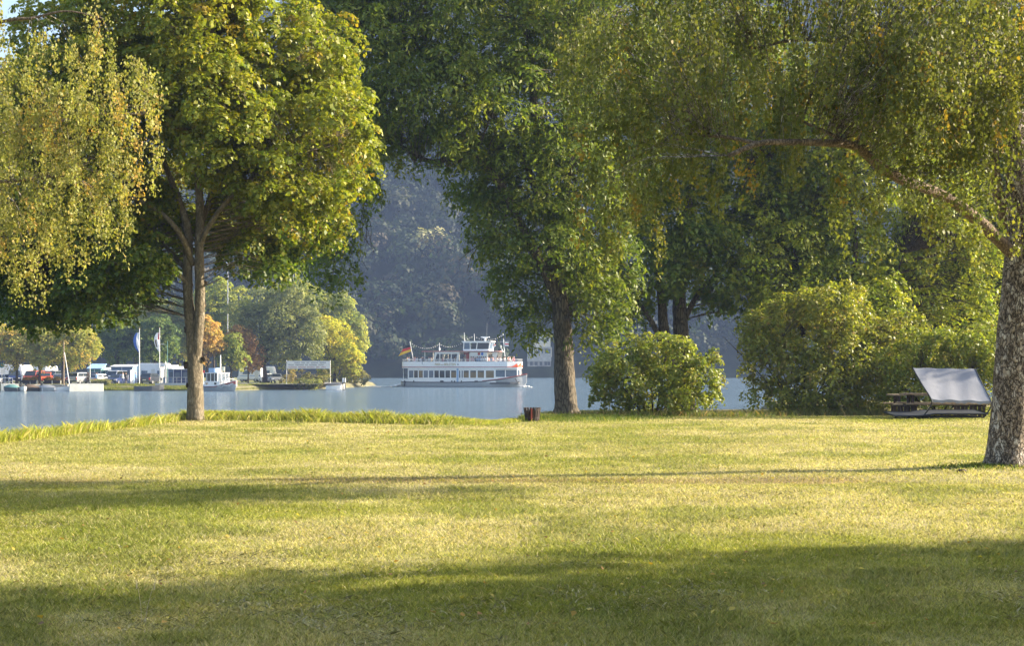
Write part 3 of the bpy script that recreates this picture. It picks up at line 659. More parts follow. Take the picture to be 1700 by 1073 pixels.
def tuft_field(label, cx, cy, sx, sy, n, h, cols, wts, name='rough_grass'):
    x = rng.normal(cx, sx, n); y = rng.normal(cy, sy, n)
    sd = edge_sd(x, y); k = sd < .6; x, y, sd = x[k], y[k], sd[k]; m = len(x)
    tag(blades(name, x, y, ground(x, y, sd), h * rng.uniform(.4, 1.3, m), rng.uniform(.010, .02, m), palette(m, cols, wts, rng), .7, rng, GL), label, 'grass', kind='stuff')
gc = [(.14, .19, .03), (.10, .15, .025), (.26, .24, .06)]; gw = [4, 3, 1.5]
tuft_field('longer grass and weeds round the foot of the cracked birch trunk', 8.15, 23.45, .55, .3, 2200, .075, gc, gw)
tuft_field('green rough grass round the slatted litter bin and ash trunk', 1.6, 46.5, 1.5, 1.4, 9000, .13, gc, gw)
tuft_field('dry grass stems at the foot of the thicket', 13.0, 55.5, 2.6, .5, 6000, .30, [(.30, .28, .10), (.22, .24, .06), (.30, .20, .10)], [3, 4, 1])
tuft_field('weeds along the base of the round bush', 5.2, 49.8, 1.7, .35, 5000, .22, [(.16, .18, .03), (.34, .24, .12), (.10, .14, .03)], [3, 2, 3])

# mown clippings lying in loose drifts, and fallen leaves
n = 90000; u = rng.random(n); yy = 8 * (44 / 8) ** u; xx = rng.uniform(-.4, .4, n) * yy
den = fbm(xx, yy * 1.6, 1.5, 131, 4) * .6 + fbm(xx, yy, .5, 137, 2) * .4; k = (rng.random(n) < sstep(.52, .66, den)) & (edge_sd(xx, yy) < -.6); xx, yy = xx[k], yy[k]; m = len(xx)
tag(blades('clippings', xx, yy, ground(xx, yy) + .018, rng.uniform(.008, .03, m), rng.uniform(.006, .012, m) * (1 + yy * .03), palette(m, [(.34, .30, .17), (.20, .18, .09), (.13, .13, .05), (.46, .42, .27)], [3, 2.4, 2, 2], rng), 3.2, rng, GL), 'drifts of dry mown clippings lying on the lawn', 'clippings', kind='stuff')
n = 800; yy = rng.uniform(9, 43, n); xx = rng.uniform(-.4, .4, n) * yy; k = (edge_sd(xx, yy) < -.6) & ((fbm(xx, yy, 5, 141) > .5) | (rng.random(n) < .25)); xx, yy = xx[k], yy[k]; m = len(xx)
P_ = np.stack([xx, yy, ground(xx, yy) + .045], 1); Nn = rng.normal(0, .35, (m, 3)) + np.array([0, 0, 1.]); sz = rng.uniform(.03, .065, m)
tag(leaves('fallen_leaves', P_, Nn, rng.normal(0, 1, (m, 3)), sz, sz * .75, palette(m, [(.42, .27, .05), (.30, .17, .06), (.45, .36, .08), (.2, .12, .06)], [3, 2, 2, 1], rng), LM), 'scattered fallen yellow and brown leaves on the lawn', 'leaves', kind='stuff')
# a few tall grass stalks standing in the near lawn
for k_, (px, py, Y_) in enumerate(((240, 1035, 9.4), (236, 1030, 9.45), (1030, 900, 13.8), (448, 838, 17.6), (520, 842, 17.3))):
    b_ = at(px, py, Y_); z_g = float(ground(np.array([b_.x]), np.array([Y_]))[0]); rs_ = random.Random(k_); dx = rs_.uniform(-.06, .08)
    st_ = MB().tube(smooth_path([(0, 0, -.02), (dx * .3, .01, .12), (dx, .02, .24 + .05 * rs_.random())], 4), [.0013] * 9, 4); st_.tube([(dx, .02, .23), (dx * 1.15, .02, .30)], [.003, .001], 5)
    tag(st_.build('grass_stalk', M['c_beige'], None, loc=(b_.x, Y_, z_g)), ['tallest thin seeding grass stalk in the near shade at lower left', 'thin grass stalk close beside the tallest one at lower left', 'thin seeding grass stalk in the sunlit lawn right of centre', 'thin grass stalk at the edge of the mid lawn shadow, left one', 'thin grass stalk at the edge of the mid lawn shadow, right one'][k_], 'grass stalk')
# water
def water_mat():
    m, nt, out = new_mat('river_water'); L = nt.links.new
    tc = nt.nodes.new('ShaderNodeTexCoord')
    b = nt.nodes.new('ShaderNodeBsdfPrincipled'); b.inputs['Base Color'].default_value = (.11, .165, .215, 1)
    b.inputs['Roughness'].default_value = .14; b.inputs['IOR'].default_value = 1.333; b.inputs['Specular IOR Level'].default_value = .5
    mp = nt.nodes.new('ShaderNodeMapping'); mp.inputs['Scale'].default_value = (.32, 1.15, 1); mp.inputs['Rotation'].default_value = (0, 0, .12)
    L(tc.outputs['Object'], mp.inputs[0])
    n1 = nt.nodes.new('ShaderNodeTexNoise'); n1.inputs['Scale'].default_value = .6; n1.inputs['Detail'].default_value = 8; n1.inputs['Roughness'].default_value = .62
    L(mp.outputs[0], n1.inputs['Vector'])
    n2 = nt.nodes.new('ShaderNodeTexNoise'); n2.inputs['Scale'].default_value = .035; n2.inputs['Detail'].default_value = 3
    L(mp.outputs[0], n2.inputs['Vector'])
    r = nt.nodes.new('ShaderNodeMapRange'); r.inputs[1].default_value = .35; r.inputs[2].default_value = .65; r.inputs[3].default_value = .65; r.inputs[4].default_value = 1.1
    L(n2.outputs['Fac'], r.inputs[0])
    mu = nt.nodes.new('ShaderNodeMath'); mu.operation = 'MULTIPLY'; L(n1.outputs['Fac'], mu.inputs[0]); L(r.outputs[0], mu.inputs[1])
    bp = nt.nodes.new('ShaderNodeBump'); bp.inputs['Strength'].default_value = 1.0; bp.inputs['Distance'].default_value = 1.2
    L(mu.outputs[0], bp.inputs['Height']); L(bp.outputs[0], b.inputs['Normal']); L(b.outputs[0], out.inputs[0])
    return m
WZ = -1.7
mb = MB(); mb.add([(-850, -45, WZ), (850, -45, WZ), (850, 470, WZ), (-850, 470, WZ)], [(0, 1, 2, 3)])
tag(mb.build('river', water_mat()), kind='structure')

# hill across the river
def hill_z(x, y):
    x = np.asarray(x, float); y = np.asarray(y, float)
    ridge = 238 + .24 * np.clip(x, -420, 240) + 14 * (fbm(x, y, 160, 5) - .5)
    u = (y - 424) / (820 - 424)
    z = ridge * np.clip(u, 0, 1.0) ** .93 + 26 * (fbm(x, y, 90, 15) - .5) * sstep(0, .25, u) - 1.5
    z = z - 5 * sstep(0.03, 0, u)
    z = np.where(u > 1, ridge - 1.5 + 26 * (fbm(x, y, 90, 15) - .5) - (u - 1) * 30, z)
    return np.minimum(z, 299)
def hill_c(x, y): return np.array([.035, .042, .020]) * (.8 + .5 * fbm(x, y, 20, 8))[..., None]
tag(grid_mesh('hillside', np.arange(-840, 841, 12), np.arange(424, 960, 9), hill_z, ground_mat('hill_soil', 1, 1, .2), hill_c), kind='structure')
nT = 5200
hx = rng.uniform(-1, 1, nT); hy = 428 + (rng.random(nT) ** 1.15) * 410; hx = hx * (.42 * hy + 30)
kk = ~((np.abs(hx - 8.5) < 9) & (hy < 446)); hx, hy = hx[kk], hy[kk]; nT = len(hx)
hz = hill_z(hx, hy); R = rng.uniform(3.2, 6.6, nT) * (.75 + .5 * fbm(hx, hy, 50, 17)); Hh = R * rng.uniform(.8, 1.25, nT)
K = 120
d = norm(rng.normal(0, 1, (nT * K, 3))); d[:, 2] = np.abs(d[:, 2]) * 1.0 - .25
cr = np.repeat(np.arange(nT), K)
lump = 1 + .22 * np.sin(d[:, 0] * 5 + cr) * np.sin(d[:, 1] * 6 + cr * 2.1) + rng.normal(0, .09, nT * K)
P = np.stack([hx[cr] + d[:, 0] * R[cr] * lump, hy[cr] + d[:, 1] * R[cr] * lump, hz[cr] + Hh[cr] * 1.1 + d[:, 2] * Hh[cr] * lump], 1)
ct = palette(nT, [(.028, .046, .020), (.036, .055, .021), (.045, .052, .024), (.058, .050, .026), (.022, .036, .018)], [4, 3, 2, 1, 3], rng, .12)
pale = np.abs(hx * F / hy + CX - 712) + np.abs(HY - (hz + Hh - CZ) * F / hy - 405) < 22; ct[pale] = (.36, .34, .16)  # sunlit spot on the shaded slope, put into the leaf colour of these crowns
tag(leaves('forest', P, d + rng.normal(0, .16, d.shape), rng.normal(0, 1, d.shape), rng.uniform(.9, 1.9, nT * K), rng.uniform(.9, 1.7, nT * K), ct[cr] * rng.uniform(.88, 1.12, (nT * K, 1)), LF),
    'dense broadleaf forest covering the far hillside in blue shade', 'forest', kind='stuff')

# the far bank with the camp site
PXE = [(-420, 196), (-95, 199), (-60, 201), (-40, 203), (-31, 214), (-27, 232), (-25.5, 255), (-31, 290), (-60, 330), (-160, 380), (-420, 400)]
def bankmesh():
    top = [(x, y, -.87) for x, y in PXE]
    mb = MB(); n = len(PXE); cen = Vector((-200, 280, 0))
    secs = []
    for off, z in ((3.2, -2.6), (1.2, -1.75), (.5, -1.15), (-.6, -.87)):
        ring = []
        for i, (x, y) in enumerate(PXE):
            a = Vector(PXE[i - 1]) if i else Vector(PXE[i]); b = Vector(PXE[(i + 1) % n]) if i < n - 1 else Vector(PXE[i])
            t = (b - a).normalized(); nn = Vector((t.y, -t.x))
            ring.append((x + nn.x * off, y + nn.y * off, z))
        secs.append(ring)
    mb.loft(secs, False); mb.f.append(tuple(3 * n + i for i in range(n))); mb.m.append(1)
    return mb
tag(bankmesh().build('far_bank', [pmat('bank_earth', (.14, .13, .06), .9, var=.4, scale=.6, bump=.8, bscale=2), pmat('bank_turf', (.19, .19, .07), .9, var=.2, scale=.15, bump=.4, bscale=6)]), kind='structure')
def bank_blades(name, label, x0, x1, y0, y1, n, h, cols, wts, z=-.87, w=.06, slope=0):
    x = rng.uniform(x0, x1, n); t = rng.random(n); y = y0 + (y1 - y0) * t
    y = y + np.interp(x, [p[0] for p in PXE[:5]], [p[1] for p in PXE[:5]]) - 199
    zz = z - slope * (1 - t)
    m = n; tag(blades(name, x, y, zz, h * (.4 + 1.2 * fbm(x, y, 1.6, 91)) * rng.uniform(.5, 1.3, m), rng.uniform(w * .6, w * 1.4, m), palette(m, cols, wts, rng), .5, rng, GL), label, 'grass', kind='stuff')
bank_blades('bank_grass', 'sunlit green grass on the waterfront bank below the parked cars', -58, -29, 197.6, 199.8, 26000, .20, [(.24, .27, .04), (.17, .21, .035), (.36, .30, .10)], [4, 3, 1], slope=.75)
bank_blades('bank_grass', 'strip of grass below the three small trees on the quay', -90, -56, 200.3, 203, 9000, .11, [(.26, .26, .05), (.36, .28, .09), (.17, .20, .04)], [3, 3, 2])
bank_blades('reed_clump', 'grey green reeds growing beside the white pontoon', -59.6, -57.2, 199.2, 200.4, 2200, .62, [(.22, .24, .10), (.30, .27, .14)], [3, 2])
mb = MB(); mb.add([(-140, 206, -.862), (-28, 206, -.862), (-27, 232, -.862), (-140, 232, -.862)], [(0, 1, 2, 3)])
mb2 = MB(); mb2.add([(-140, 226.5, -.856), (-34, 226.5, -.856), (-34, 245, -.856), (-140, 245, -.856)], [(0, 1, 2, 3)])
tag(mb.build('car_park', pmat('asphalt', (.17, .165, .16), .9, var=.15, scale=.2)), kind='structure')
tag(mb2.build('camp_meadow', pmat('meadow', (.20, .22, .05), .9, var=.25, scale=.5)), kind='structure')

# ---- trees on the far bank
def ftree(name, label, px, Y, py_base, lobes, cols, wts, seed, r=.22, size=.34, cpm=.8, rc=.85, nl=42, group=None, tilt=0):
    cols = [(min(.6, c[0] * 1.5), min(.55, c[1] * 1.45), c[2] * 1.5) for c in cols]
    rr = random.Random(seed); b = at(px, py_base, Y); b.z = -.87 if abs(b.z + .87) < .7 else b.z
    tops = lobes[:5]
    top = at(px + tilt, lobes[0][1], Y)
    limbs = [([b, b.lerp(top, .35), b.lerp(top, .7), top], r, r * .3, dict(n=8, flare=.2))]
    for l in lobes[1:6]: limbs.append(([b.lerp(top, .3), (b.lerp(top, .4) + at(l[0], l[1], Y)) / 2, at(l[0], l[1], Y)], r * .4, r * .1, dict(n=5)))
    return tree(name, label, 'tree', b, limbs, lobes, Y, dict(kind='dome', cpm=cpm, rc=rc, nl=nl, size=size, aspect=.8, mat=LG, flat=.6, up=.6, inner=.55, cols=cols, wts=wts, mix=.6, tw_every=3), bark_dark, seed, group=group, depth=1.0, stagger=1.0, twig_r=.03)
og = [(.30, .26, .05), (.23, .25, .05), (.36, .24, .05), (.16, .19, .05)]
row = 'small autumn trees in a row on the quay'
ftree('quay_tree', 'small orange tinged tree, leftmost of the three on the quay before the navy van', 28, 203, 640, [(22, 571, 22), (5, 584, 20), (40, 582, 18), (18, 592, 20), (0, 560, 22), (32, 562, 18), (-14, 580, 18)], og, [3, 3, 2, 1], 201, size=.24, nl=64, group=row)
ftree('quay_tree', 'small yellow green tree in the middle of the quay row, before the orange car', 66, 203, 642, [(72, 572, 24), (55, 582, 18), (88, 580, 20), (70, 594, 16), (96, 565, 18), (58, 562, 18), (78, 552, 20)], og, [1.5, 5, .6, 1], 202, size=.24, nl=64, group=row)
ftree('quay_tree', 'wider green gold tree, rightmost of the three quay trees beside the leaning pole', 104, 204, 642, [(128, 572, 26), (110, 585, 22), (145, 580, 20), (128, 597, 17), (155, 575, 13), (112, 560, 22), (135, 556, 18), (92, 592, 14)], og, [1.5, 4, .5, 2.5], 203, size=.24, nl=64, group=row)
dg = [(.075, .12, .035), (.05, .085, .03), (.12, .16, .04)]
pg = [(.18, .22, .06), (.12, .165, .05), (.25, .26, .08)]
yg = [(.29, .29, .035), (.22, .25, .03), (.34, .28, .03), (.15, .18, .025)]
ftree('plane_tree', 'dark round headed plane tree behind the white van', 195, 236, 620, [(192, 560, 26), (178, 575, 18), (212, 572, 20), (195, 585, 20), (180, 552, 18), (210, 548, 18)], dg + pg[:1], [3, 3, 1, 1], 211, r=.3)
ftree('plane_tree', 'dark round headed plane tree right of the blue flag', 258, 236, 620, [(255, 560, 28), (238, 578, 20), (276, 572, 20), (258, 586, 20), (235, 552, 18), (280, 556, 16), (262, 540, 16)], dg + pg[:1], [3, 3, 1, 1], 212, r=.3)
ftree('poplar_tree', 'pale loose tree rising behind the plane trees left of the maple trunk', 225, 262, 622, [(225, 535, 34), (205, 510, 24), (248, 515, 24), (195, 545, 26), (262, 540, 26), (222, 495, 18), (180, 560, 22)], pg, [3, 2, 2], 213, size=.36, r=.35)
ftree('alder_tree', 'soft green tree seen just left of the maple trunk, with an orange spray', 296, 262, 622, [(295, 550, 30), (285, 520, 24), (310, 520, 24), (300, 580, 24), (318, 560, 24)], pg + [(.32, .24, .06)], [3, 3, 1, .8], 214, size=.36)
ftree('poplar_tree', 'tall yellow green tree behind the orange tree right of the maple trunk', 355, 262, 622, [(355, 520, 28), (340, 500, 20), (375, 505, 22), (350, 550, 28), (380, 540, 24), (365, 480, 18), (395, 500, 20)], pg + yg[:2], [2, 2, 1, 2, 2], 215, size=.36)
ftree('rowan_tree', 'orange yellow tree above the passenger launch beside the maple trunk', 344, 214, 634, [(344, 560, 20), (338, 542, 15), (356, 572, 15), (346, 588, 14), (332, 575, 14), (352, 548, 13)], [(.34, .23, .06), (.26, .22, .06), (.40, .24, .07)], [3, 2, 1], 216)
ftree('cherry_tree', 'rounded green tree directly behind the launch wheelhouse', 384, 216, 632, [(386, 580, 18), (376, 596, 14), (398, 594, 13), (388, 568, 12), (375, 578, 13), (398, 606, 9)], [(.16, .19, .04), (.09, .13, .03), (.22, .23, .04)], [3, 2, 1], 217, r=.12)
ftree('copper_tree', 'copper brown tree between the green tree and the willow', 412, 220, 632, [(408, 572, 18), (400, 556, 14), (420, 588, 16), (408, 600, 14), (422, 606, 11), (398, 600, 10), (390, 558, 12), (415, 555, 10)], [(.30, .17, .07), (.22, .16, .06), (.26, .20, .06)], [3, 2, 1], 218, r=.12)
ftree('willow_tree', 'large grey green willow with dark slanting trunk behind the waterfront', 440, 222, 634, [(440, 540, 34), (410, 530, 24), (470, 530, 30), (500, 520, 26), (430, 505, 24), (465, 500, 24), (500, 560, 30), (470, 575, 28), (520, 575, 18), (440, 580, 18), (395, 520, 18), (485, 600, 16), (520, 545, 22), (405, 545, 16), (485, 490, 16)],
    [(.17, .19, .075), (.12, .145, .055), (.22, .23, .10)], [3, 3, 1], 219, r=.5, size=.30, tilt=-8)
ftree('walnut_tree', 'light green tree at the back of the point, rightmost crown against the hill', 565, 262, 630, [(560, 530, 30), (585, 545, 22), (540, 510, 24), (570, 505, 18), (595, 570, 16), (580, 580, 24), (525, 500, 20), (600, 550, 9)], pg + yg[:1], [3, 2, 2, 2], 220, r=.35)
ftree('willow_tree', 'bright yellow green weeping tree at the tip of the point above the water', 555, 236, 632, [(550, 560, 30), (575, 580, 22), (530, 550, 22), (560, 605, 24), (585, 610, 16), (535, 590, 20), (545, 618, 16), (590, 595, 12), (575, 620, 14)], yg, [4, 3, 2, 1], 221, r=.3)
ftree('poplar_tree', 'yellow green tree top with thin mast in front, behind the willow', 490, 262, 622, [(490, 500, 22), (478, 485, 15), (505, 485, 16), (515, 510, 18), (495, 472, 10), (460, 500, 18)], yg + pg, [1, 1, 1, 1, 2, 2, 1], 222)
def fbush(label, px, Y, lobes, cols, wts, seed, z=-.9):
    b = at(px, 640, Y); b.z = z
    return tree('bank_bush', label, 'bush', b, [([b, b + Vector((0, 0, 1)), at(lobes[0][0], lobes[0][1], Y)], .05, .02, dict(n=5, flare=0))], lobes, Y,
        dict(kind='dome', cpm=1.6, rc=.45, nl=34, size=.24, aspect=.6, mat=LG, flat=.7, up=.4, inner=.5, cols=cols, wts=wts, mix=.6, tw_every=3), bark_dark, seed, depth=1.0, stagger=.5, twig_r=.02)
fbush('tan bush under the left post of the big board', 483, 213, [(482, 625, 11), (474, 633, 8), (488, 635, 8)], [(.30, .24, .08), (.22, .20, .06)], [2, 1], 231)
fbush('dark brown undergrowth below the big board', 512, 210, [(512, 630, 10), (500, 634, 8), (526, 632, 10), (537, 626, 9), (505, 622, 7)], [(.13, .13, .04), (.20, .16, .07), (.28, .27, .06)], [2, 1, 1], 232)
fbush('pale green bush overhanging the water under the big board', 520, 208, [(518, 638, 9), (529, 638, 7), (508, 638, 8), (497, 637, 8)], [(.27, .28, .08), (.2, .23, .06)], [2, 1], 234, z=-1.5)
fbush('olive bushes trailing into the water at the tip of the point', 590, 236, [(590, 622, 13), (604, 627, 9), (575, 628, 12), (598, 633, 8), (612, 632, 4)], [(.20, .20, .06), (.26, .25, .06), (.30, .24, .13)], [3, 2, 1], 233, z=-1.2)
# ------------------------------------------------------------------ people
def skin_body(name, joints, edges, parent, mats, assign, root=0, sub=1):
    """one continuous body grown from a skeleton; assign(center)->material index"""
    me = bpy.data.meshes.new(name + '_bones'); bm = bmesh.new(); lay = bm.verts.layers.skin.verify(); vs = [bm.verts.new(j[0]) for j in joints]
    for i, j in enumerate(joints):
        r = j[1]; vs[i][lay].radius = (r, r) if not isinstance(r, tuple) else r
        if i == root: vs[i][lay].use_root = True
    for a, b in edges: bm.edges.new((vs[a], vs[b]))
    bm.to_mesh(me); bm.free()
    tmp = bpy.data.objects.new('tmp_bones', me); COL.objects.link(tmp)
    tmp.modifiers.new('s', 'SKIN').use_smooth_shade = True
    su = tmp.modifiers.new('u', 'SUBSURF'); su.levels = sub; su.render_levels = sub
    bpy.context.view_layer.update(); dg = bpy.context.evaluated_depsgraph_get()
    m2 = bpy.data.meshes.new_from_object(tmp.evaluated_get(dg)); m2.name = name
    bpy.data.objects.remove(tmp); bpy.data.meshes.remove(me)
    m2.materials.clear()
    for m in mats: m2.materials.append(m)
    for p in m2.polygons: p.material_index = assign(p.center); p.use_smooth = True
    o = bpy.data.objects.new(name, m2); COL.objects.link(o); o.parent = parent
    return o

def person_mesh(root, pose, shirt, trousers, hair, arms='down'):
    if pose == 'stand' or pose == 'walk':
        st = .26 if pose == 'walk' else .04
        J = [((0, 0, .95), (.15, .11)), ((0, 0, 1.15), (.135, .10)), ((0, 0, 1.38), (.17, .11)), ((0, 0, 1.50), (.055, .055)), ((.01, 0, 1.62), (.085, .095)), ((.02, 0, 1.71), (.075, .085)),
             ((0, .10, .86), .10), ((st * .6, .11, .48), .065), ((st * .5, .11, .10), .045), ((st * .5 + .15, .12, .04), .035),
             ((0, -.10, .86), .10), ((-st * .4, -.11, .48), .065), ((-st, -.11, .12), .045), ((-st + .13, -.12, .05), .035),
             ((0, .21, 1.38), .06), ((-.03 - st * .3, .25, 1.12), .045), ((.08 - st * .2, .24, .88), .035), ((.10 - st * .2, .24, .79), .035),
             ((0, -.21, 1.38), .06), ((-.03 + st * .3, -.25, 1.12), .045), ((.10 + st * .5, -.24, .90), .035), ((.14 + st * .5, -.23, .82), .035)]
        E = [(0, 1), (1, 2), (2, 3), (3, 4), (4, 5), (0, 6), (6, 7), (7, 8), (8, 9), (0, 10), (10, 11), (11, 12), (12, 13), (2, 14), (14, 15), (15, 16), (16, 17), (2, 18), (18, 19), (19, 20), (20, 21)]
        hz = 1.66
        def asg(c):
            if c.z > 1.47: return 2
            if c.z < .09: return 3
            if abs(c.y) > .2 and c.z < .88: return 2
            if c.z < .93: return 1
            return 0
    else:   # seated on a bench, seat height .45
        J = [((0, 0, .55), (.16, .12)), ((-.02, 0, .75), (.14, .10)), ((-.03, 0, .98), (.17, .11)), ((-.02, 0, 1.10), (.055, .055)), ((.0, 0, 1.22), (.085, .095)), ((.01, 0, 1.31), (.075, .085)),
             ((.10, .10, .54), .09), ((.45, .12, .53), .065), ((.46, .12, .12), .045), ((.60, .12, .05), .035), ((.10, -.10, .54), .09), ((.45, -.12, .53), .065), ((.46, -.12, .12), .045), ((.60, -.12, .05), .035),
             ((-.03, .21, .98), .06), ((.05, .26, .76), .045), ((.28, .16, .72), .035), ((.36, .12, .71), .03), ((-.03, -.21, .98), .06), ((.05, -.26, .76), .045), ((.28, -.16, .72), .035), ((.36, -.12, .71), .03)]
        E = [(0, 1), (1, 2), (2, 3), (3, 4), (4, 5), (0, 6), (6, 7), (7, 8), (8, 9), (0, 10), (10, 11), (11, 12), (12, 13), (2, 14), (14, 15), (15, 16), (16, 17), (2, 18), (18, 19), (19, 20), (20, 21)]
        hz = 1.26
        def asg(c):
            if c.z > 1.07: return 2
            if c.z < .09: return 3
            if c.x > .30 and c.z > .64: return 2
            if c.z < .60: return 1
            return 0
    b = skin_body('body', J, E, root, [M[shirt], M[trousers], M['skin'], M['black']], asg)
    h = MB(); h.ball((-.015, 0, hz + .035), .108, n=10, sq=(1.0, .92, .98)); 
    h.v = [(x - .02 if x > .03 and z < hz + .06 else x, y, z) for x, y, z in h.v]
    h.build('hair', M[hair], root, smooth=True)
    nose = MB(); nose.ball((.100, 0, hz - .03), .016, n=6); nose.build('nose', M['skin'], root)
    return b
def person(label, pose, loc, rz, shirt, trousers='denim', hair='hair', group=None, scale=1.0):
    r = thing('person', label, 'person', loc, rz, group, scale)
    person_mesh(r, pose, shirt, trousers, hair); return r

# ------------------------------------------------------------------ the excursion ship
SH_YAW = math.radians(-16)
ship = thing('excursion_ship', 'white two deck river excursion ship with a German flag, sailing right', 'ship', (0, 0, 0), SH_YAW)
s0 = at(769, 643, 236); ship.location = (s0.x, s0.y, WZ)
def sx(zx): return (640 + zx / 6.54 - 769) / 9.66          # photo detail column -> ship x
def shp(x, y, z):                                         # ship local -> world
    return ship.location + Matrix.Rotation(SH_YAW, 3, 'Z') @ Vector((x, y, z))
HB = 2.35
# hull
secs = []
for x, hb, zb, zt, zk in [(-10.4, 1.6, .15, .95, .1), (-9.9, 2.1, -.1, .92, -.2), (-8, 2.3, -.4, .88, -.5), (0, HB, -.5, .88, -.6), (4, HB, -.5, 1.02, -.6), (6.6, 2.2, -.5, 1.28, -.6), (8.2, 1.75, -.5, 1.52, -.6), (9.5, 1.1, -.4, 1.78, -.6), (10.3, .45, -.3, 2.0, -.5), (10.95, .06, .9, 2.12, .8)]:
    fl = .80 if x > 5 else .93
    secs.append([(x, -hb, zt), (x, -hb * (fl + .04), (zt + zb) * .5 + .1), (x, -hb * fl * .9, zb), (x, 0, zk), (x, hb * fl * .9, zb), (x, hb * (fl + .04), (zt + zb) * .5 + .1), (x, hb, zt)])
hull = MB().loft(secs, True, closed=True).build('hull', M['greypaint'], ship, smooth=False)
rb = MB()
for s in (-1, 1):
    rb.tube([(q[0][0], s * (abs(q[0][1]) + .02), q[0][2] - .06) for q in secs], .075, 6)
rb.build('rubbing_strake', M['darkgrey'], hull)
rl = MB()
for s in (-1, 1):
    rl.tube([(q[0][0], s * (abs(q[0][1]) - .02), q[0][2] + (.06 if q[0][0] > 5 else .02)) for q in secs[4:]], .06, 6)
rl.build('bow_rail', M['oxide'], hull)
an = MB(); an.tube([(9.35, -1.28, 1.45), (9.7, -1.22, .85)], .06, 6); an.tube([(9.25, -1.3, .75), (9.55, -1.35, .55), (9.95, -1.1, .95)], .09, 6); an.tube([(9.1, -1.4, .8), (9.35, -1.3, .5)], .07, 5)
an.build('anchor', M['black'], hull)
fd = MB()
for zx in (245, 350, 770, 800, 875): fd.box((sx(zx), -HB - .1, .95), (.12, .14, .34))
for zx in (660, 1035): fd.box((sx(zx), -HB - .08, .98), (.55, .12, .2))
fd.box((sx(245), -2.2, .55), (.12, .2, .9), Matrix.Rotation(.2, 3, 'Y')); fd.build('fender', M['black'], ship)
def plan(x0, x1, hb, nose=0.0, tail=0.0):
    """deck outline, starboard to port"""
    return [(x0 + tail, -hb), (x1 - nose, -hb), (x1, -hb * .62), (x1, hb * .62), (x1 - nose, hb), (x0 + tail, hb), (x0, hb * .6), (x0, -hb * .6)]
MB().vprism(plan(-9.6, 9.9, 2.1, 1.2, .4), .55, .86).build('main_deck', M['darkgrey'], ship)
# lower saloon: wall with window openings made of panels
lw = MB(); yS = 2.18; zW0, zW1, zT = 1.55, 2.75, 3.12
wins = [(290, 340), (347, 390), (399, 445), (453, 502), (512, 562), (572, 622), (630, 685), (694, 745), (756, 812)]
wins2 = [(893, 950), (965, 1030), (1045, 1115), (1135, 1222)]
allw = [(sx(a), sx(b)) for a, b in wins + [(843, 858), (870, 884)] + wins2]
lw_x0, lw_x1 = sx(278), sx(1235)
for s in (-1, 1):
    lw.box(((lw_x0 + lw_x1) / 2, s * yS, (.80 + zW0) / 2), (lw_x1 - lw_x0, .08, zW0 - .80)); lw.box(((lw_x0 + lw_x1) / 2, s * yS, (zW1 + zT) / 2), (lw_x1 - lw_x0, .08, zT - zW1))
    e = [lw_x0] + [q for w in allw for q in w] + [lw_x1]
    for i in range(0, len(e), 2): lw.box(((e[i] + e[i + 1]) / 2, s * yS, (zW0 + zW1) / 2), (e[i + 1] - e[i], .08, zW1 - zW0))
lw.box((lw_x0, 0, 2.0), (.08, 2 * yS - .1, 2.2)); lw.box((lw_x1 + .05, 0, 1.2), (.1, 2 * yS - .1, .8))
wall = lw.build('saloon_wall', M['white'], ship)
gmats = [M['glass2'], M['glass'], M['glass3'], M['glass2'], M['glass2'], M['glass'], M['glass'], M['glass'], M['glass3'], M['darkgrey'], M['darkgrey'], M['glass3'], M['glass3'], M['glass3'], M['glass3']]
for (a, b), g in zip(allw, gmats):
    for s in (-1, 1):
        MB().box(((a + b) / 2, s * (yS - .02), (zW0 + zW1) / 2), (b - a - .004, .03, zW1 - zW0 - .004)).build('window', g, ship)
bl = MB()
for a, b in allw[5:9] + allw[11:14]: bl.box(((a + b) / 2, -yS - .005, zW1 - .14), ((b - a) * .8, .012, .2))
bl.build('window_blind', M['darksteel'], ship)
MB().box((sx(828), -yS - .05, 2.0), (.32, .04, 2.2)).build('boarding_gate', M['lightblue'], ship)
# curved front saloon windows
fp = [(sx(1235), -2.15), (sx(1335), -1.7), (9.55, -.9), (9.55, .9), (sx(1335), 1.7), (sx(1235), 2.15)]
fw = MB(); gl = []
for i in range(5):
    a, b = Vector((*fp[i], 0)), Vector((*fp[i + 1], 0)); c = (a + b) / 2; d = b - a; an_ = math.atan2(d.y, d.x); R_ = Matrix.Rotation(an_, 3, 'Z'); L_ = d.length
    fw.box((c.x, c.y, 1.45), (L_, .08, .5), R_); fw.box((c.x, c.y, 2.98), (L_, .08, .28), R_)
    fw.box((a.x, a.y, 2.2), (.13, .13, 1.4), R_)
    MB().box((c.x, c.y, 2.27), (L_ - .12, .03, 1.14), R_).build('front_window', M['glass2'], ship)
fw.build('front_wall', M['white'], ship)
fw2 = MB(); fw2.box((9.75, 0, 2.9), (.10, .10, 2.7)); fw2.tube([(10.1, 0, 1.9), (9.95, 0, 3.6)], .05, 6); fw2.build('bow_post', M['white'], ship)
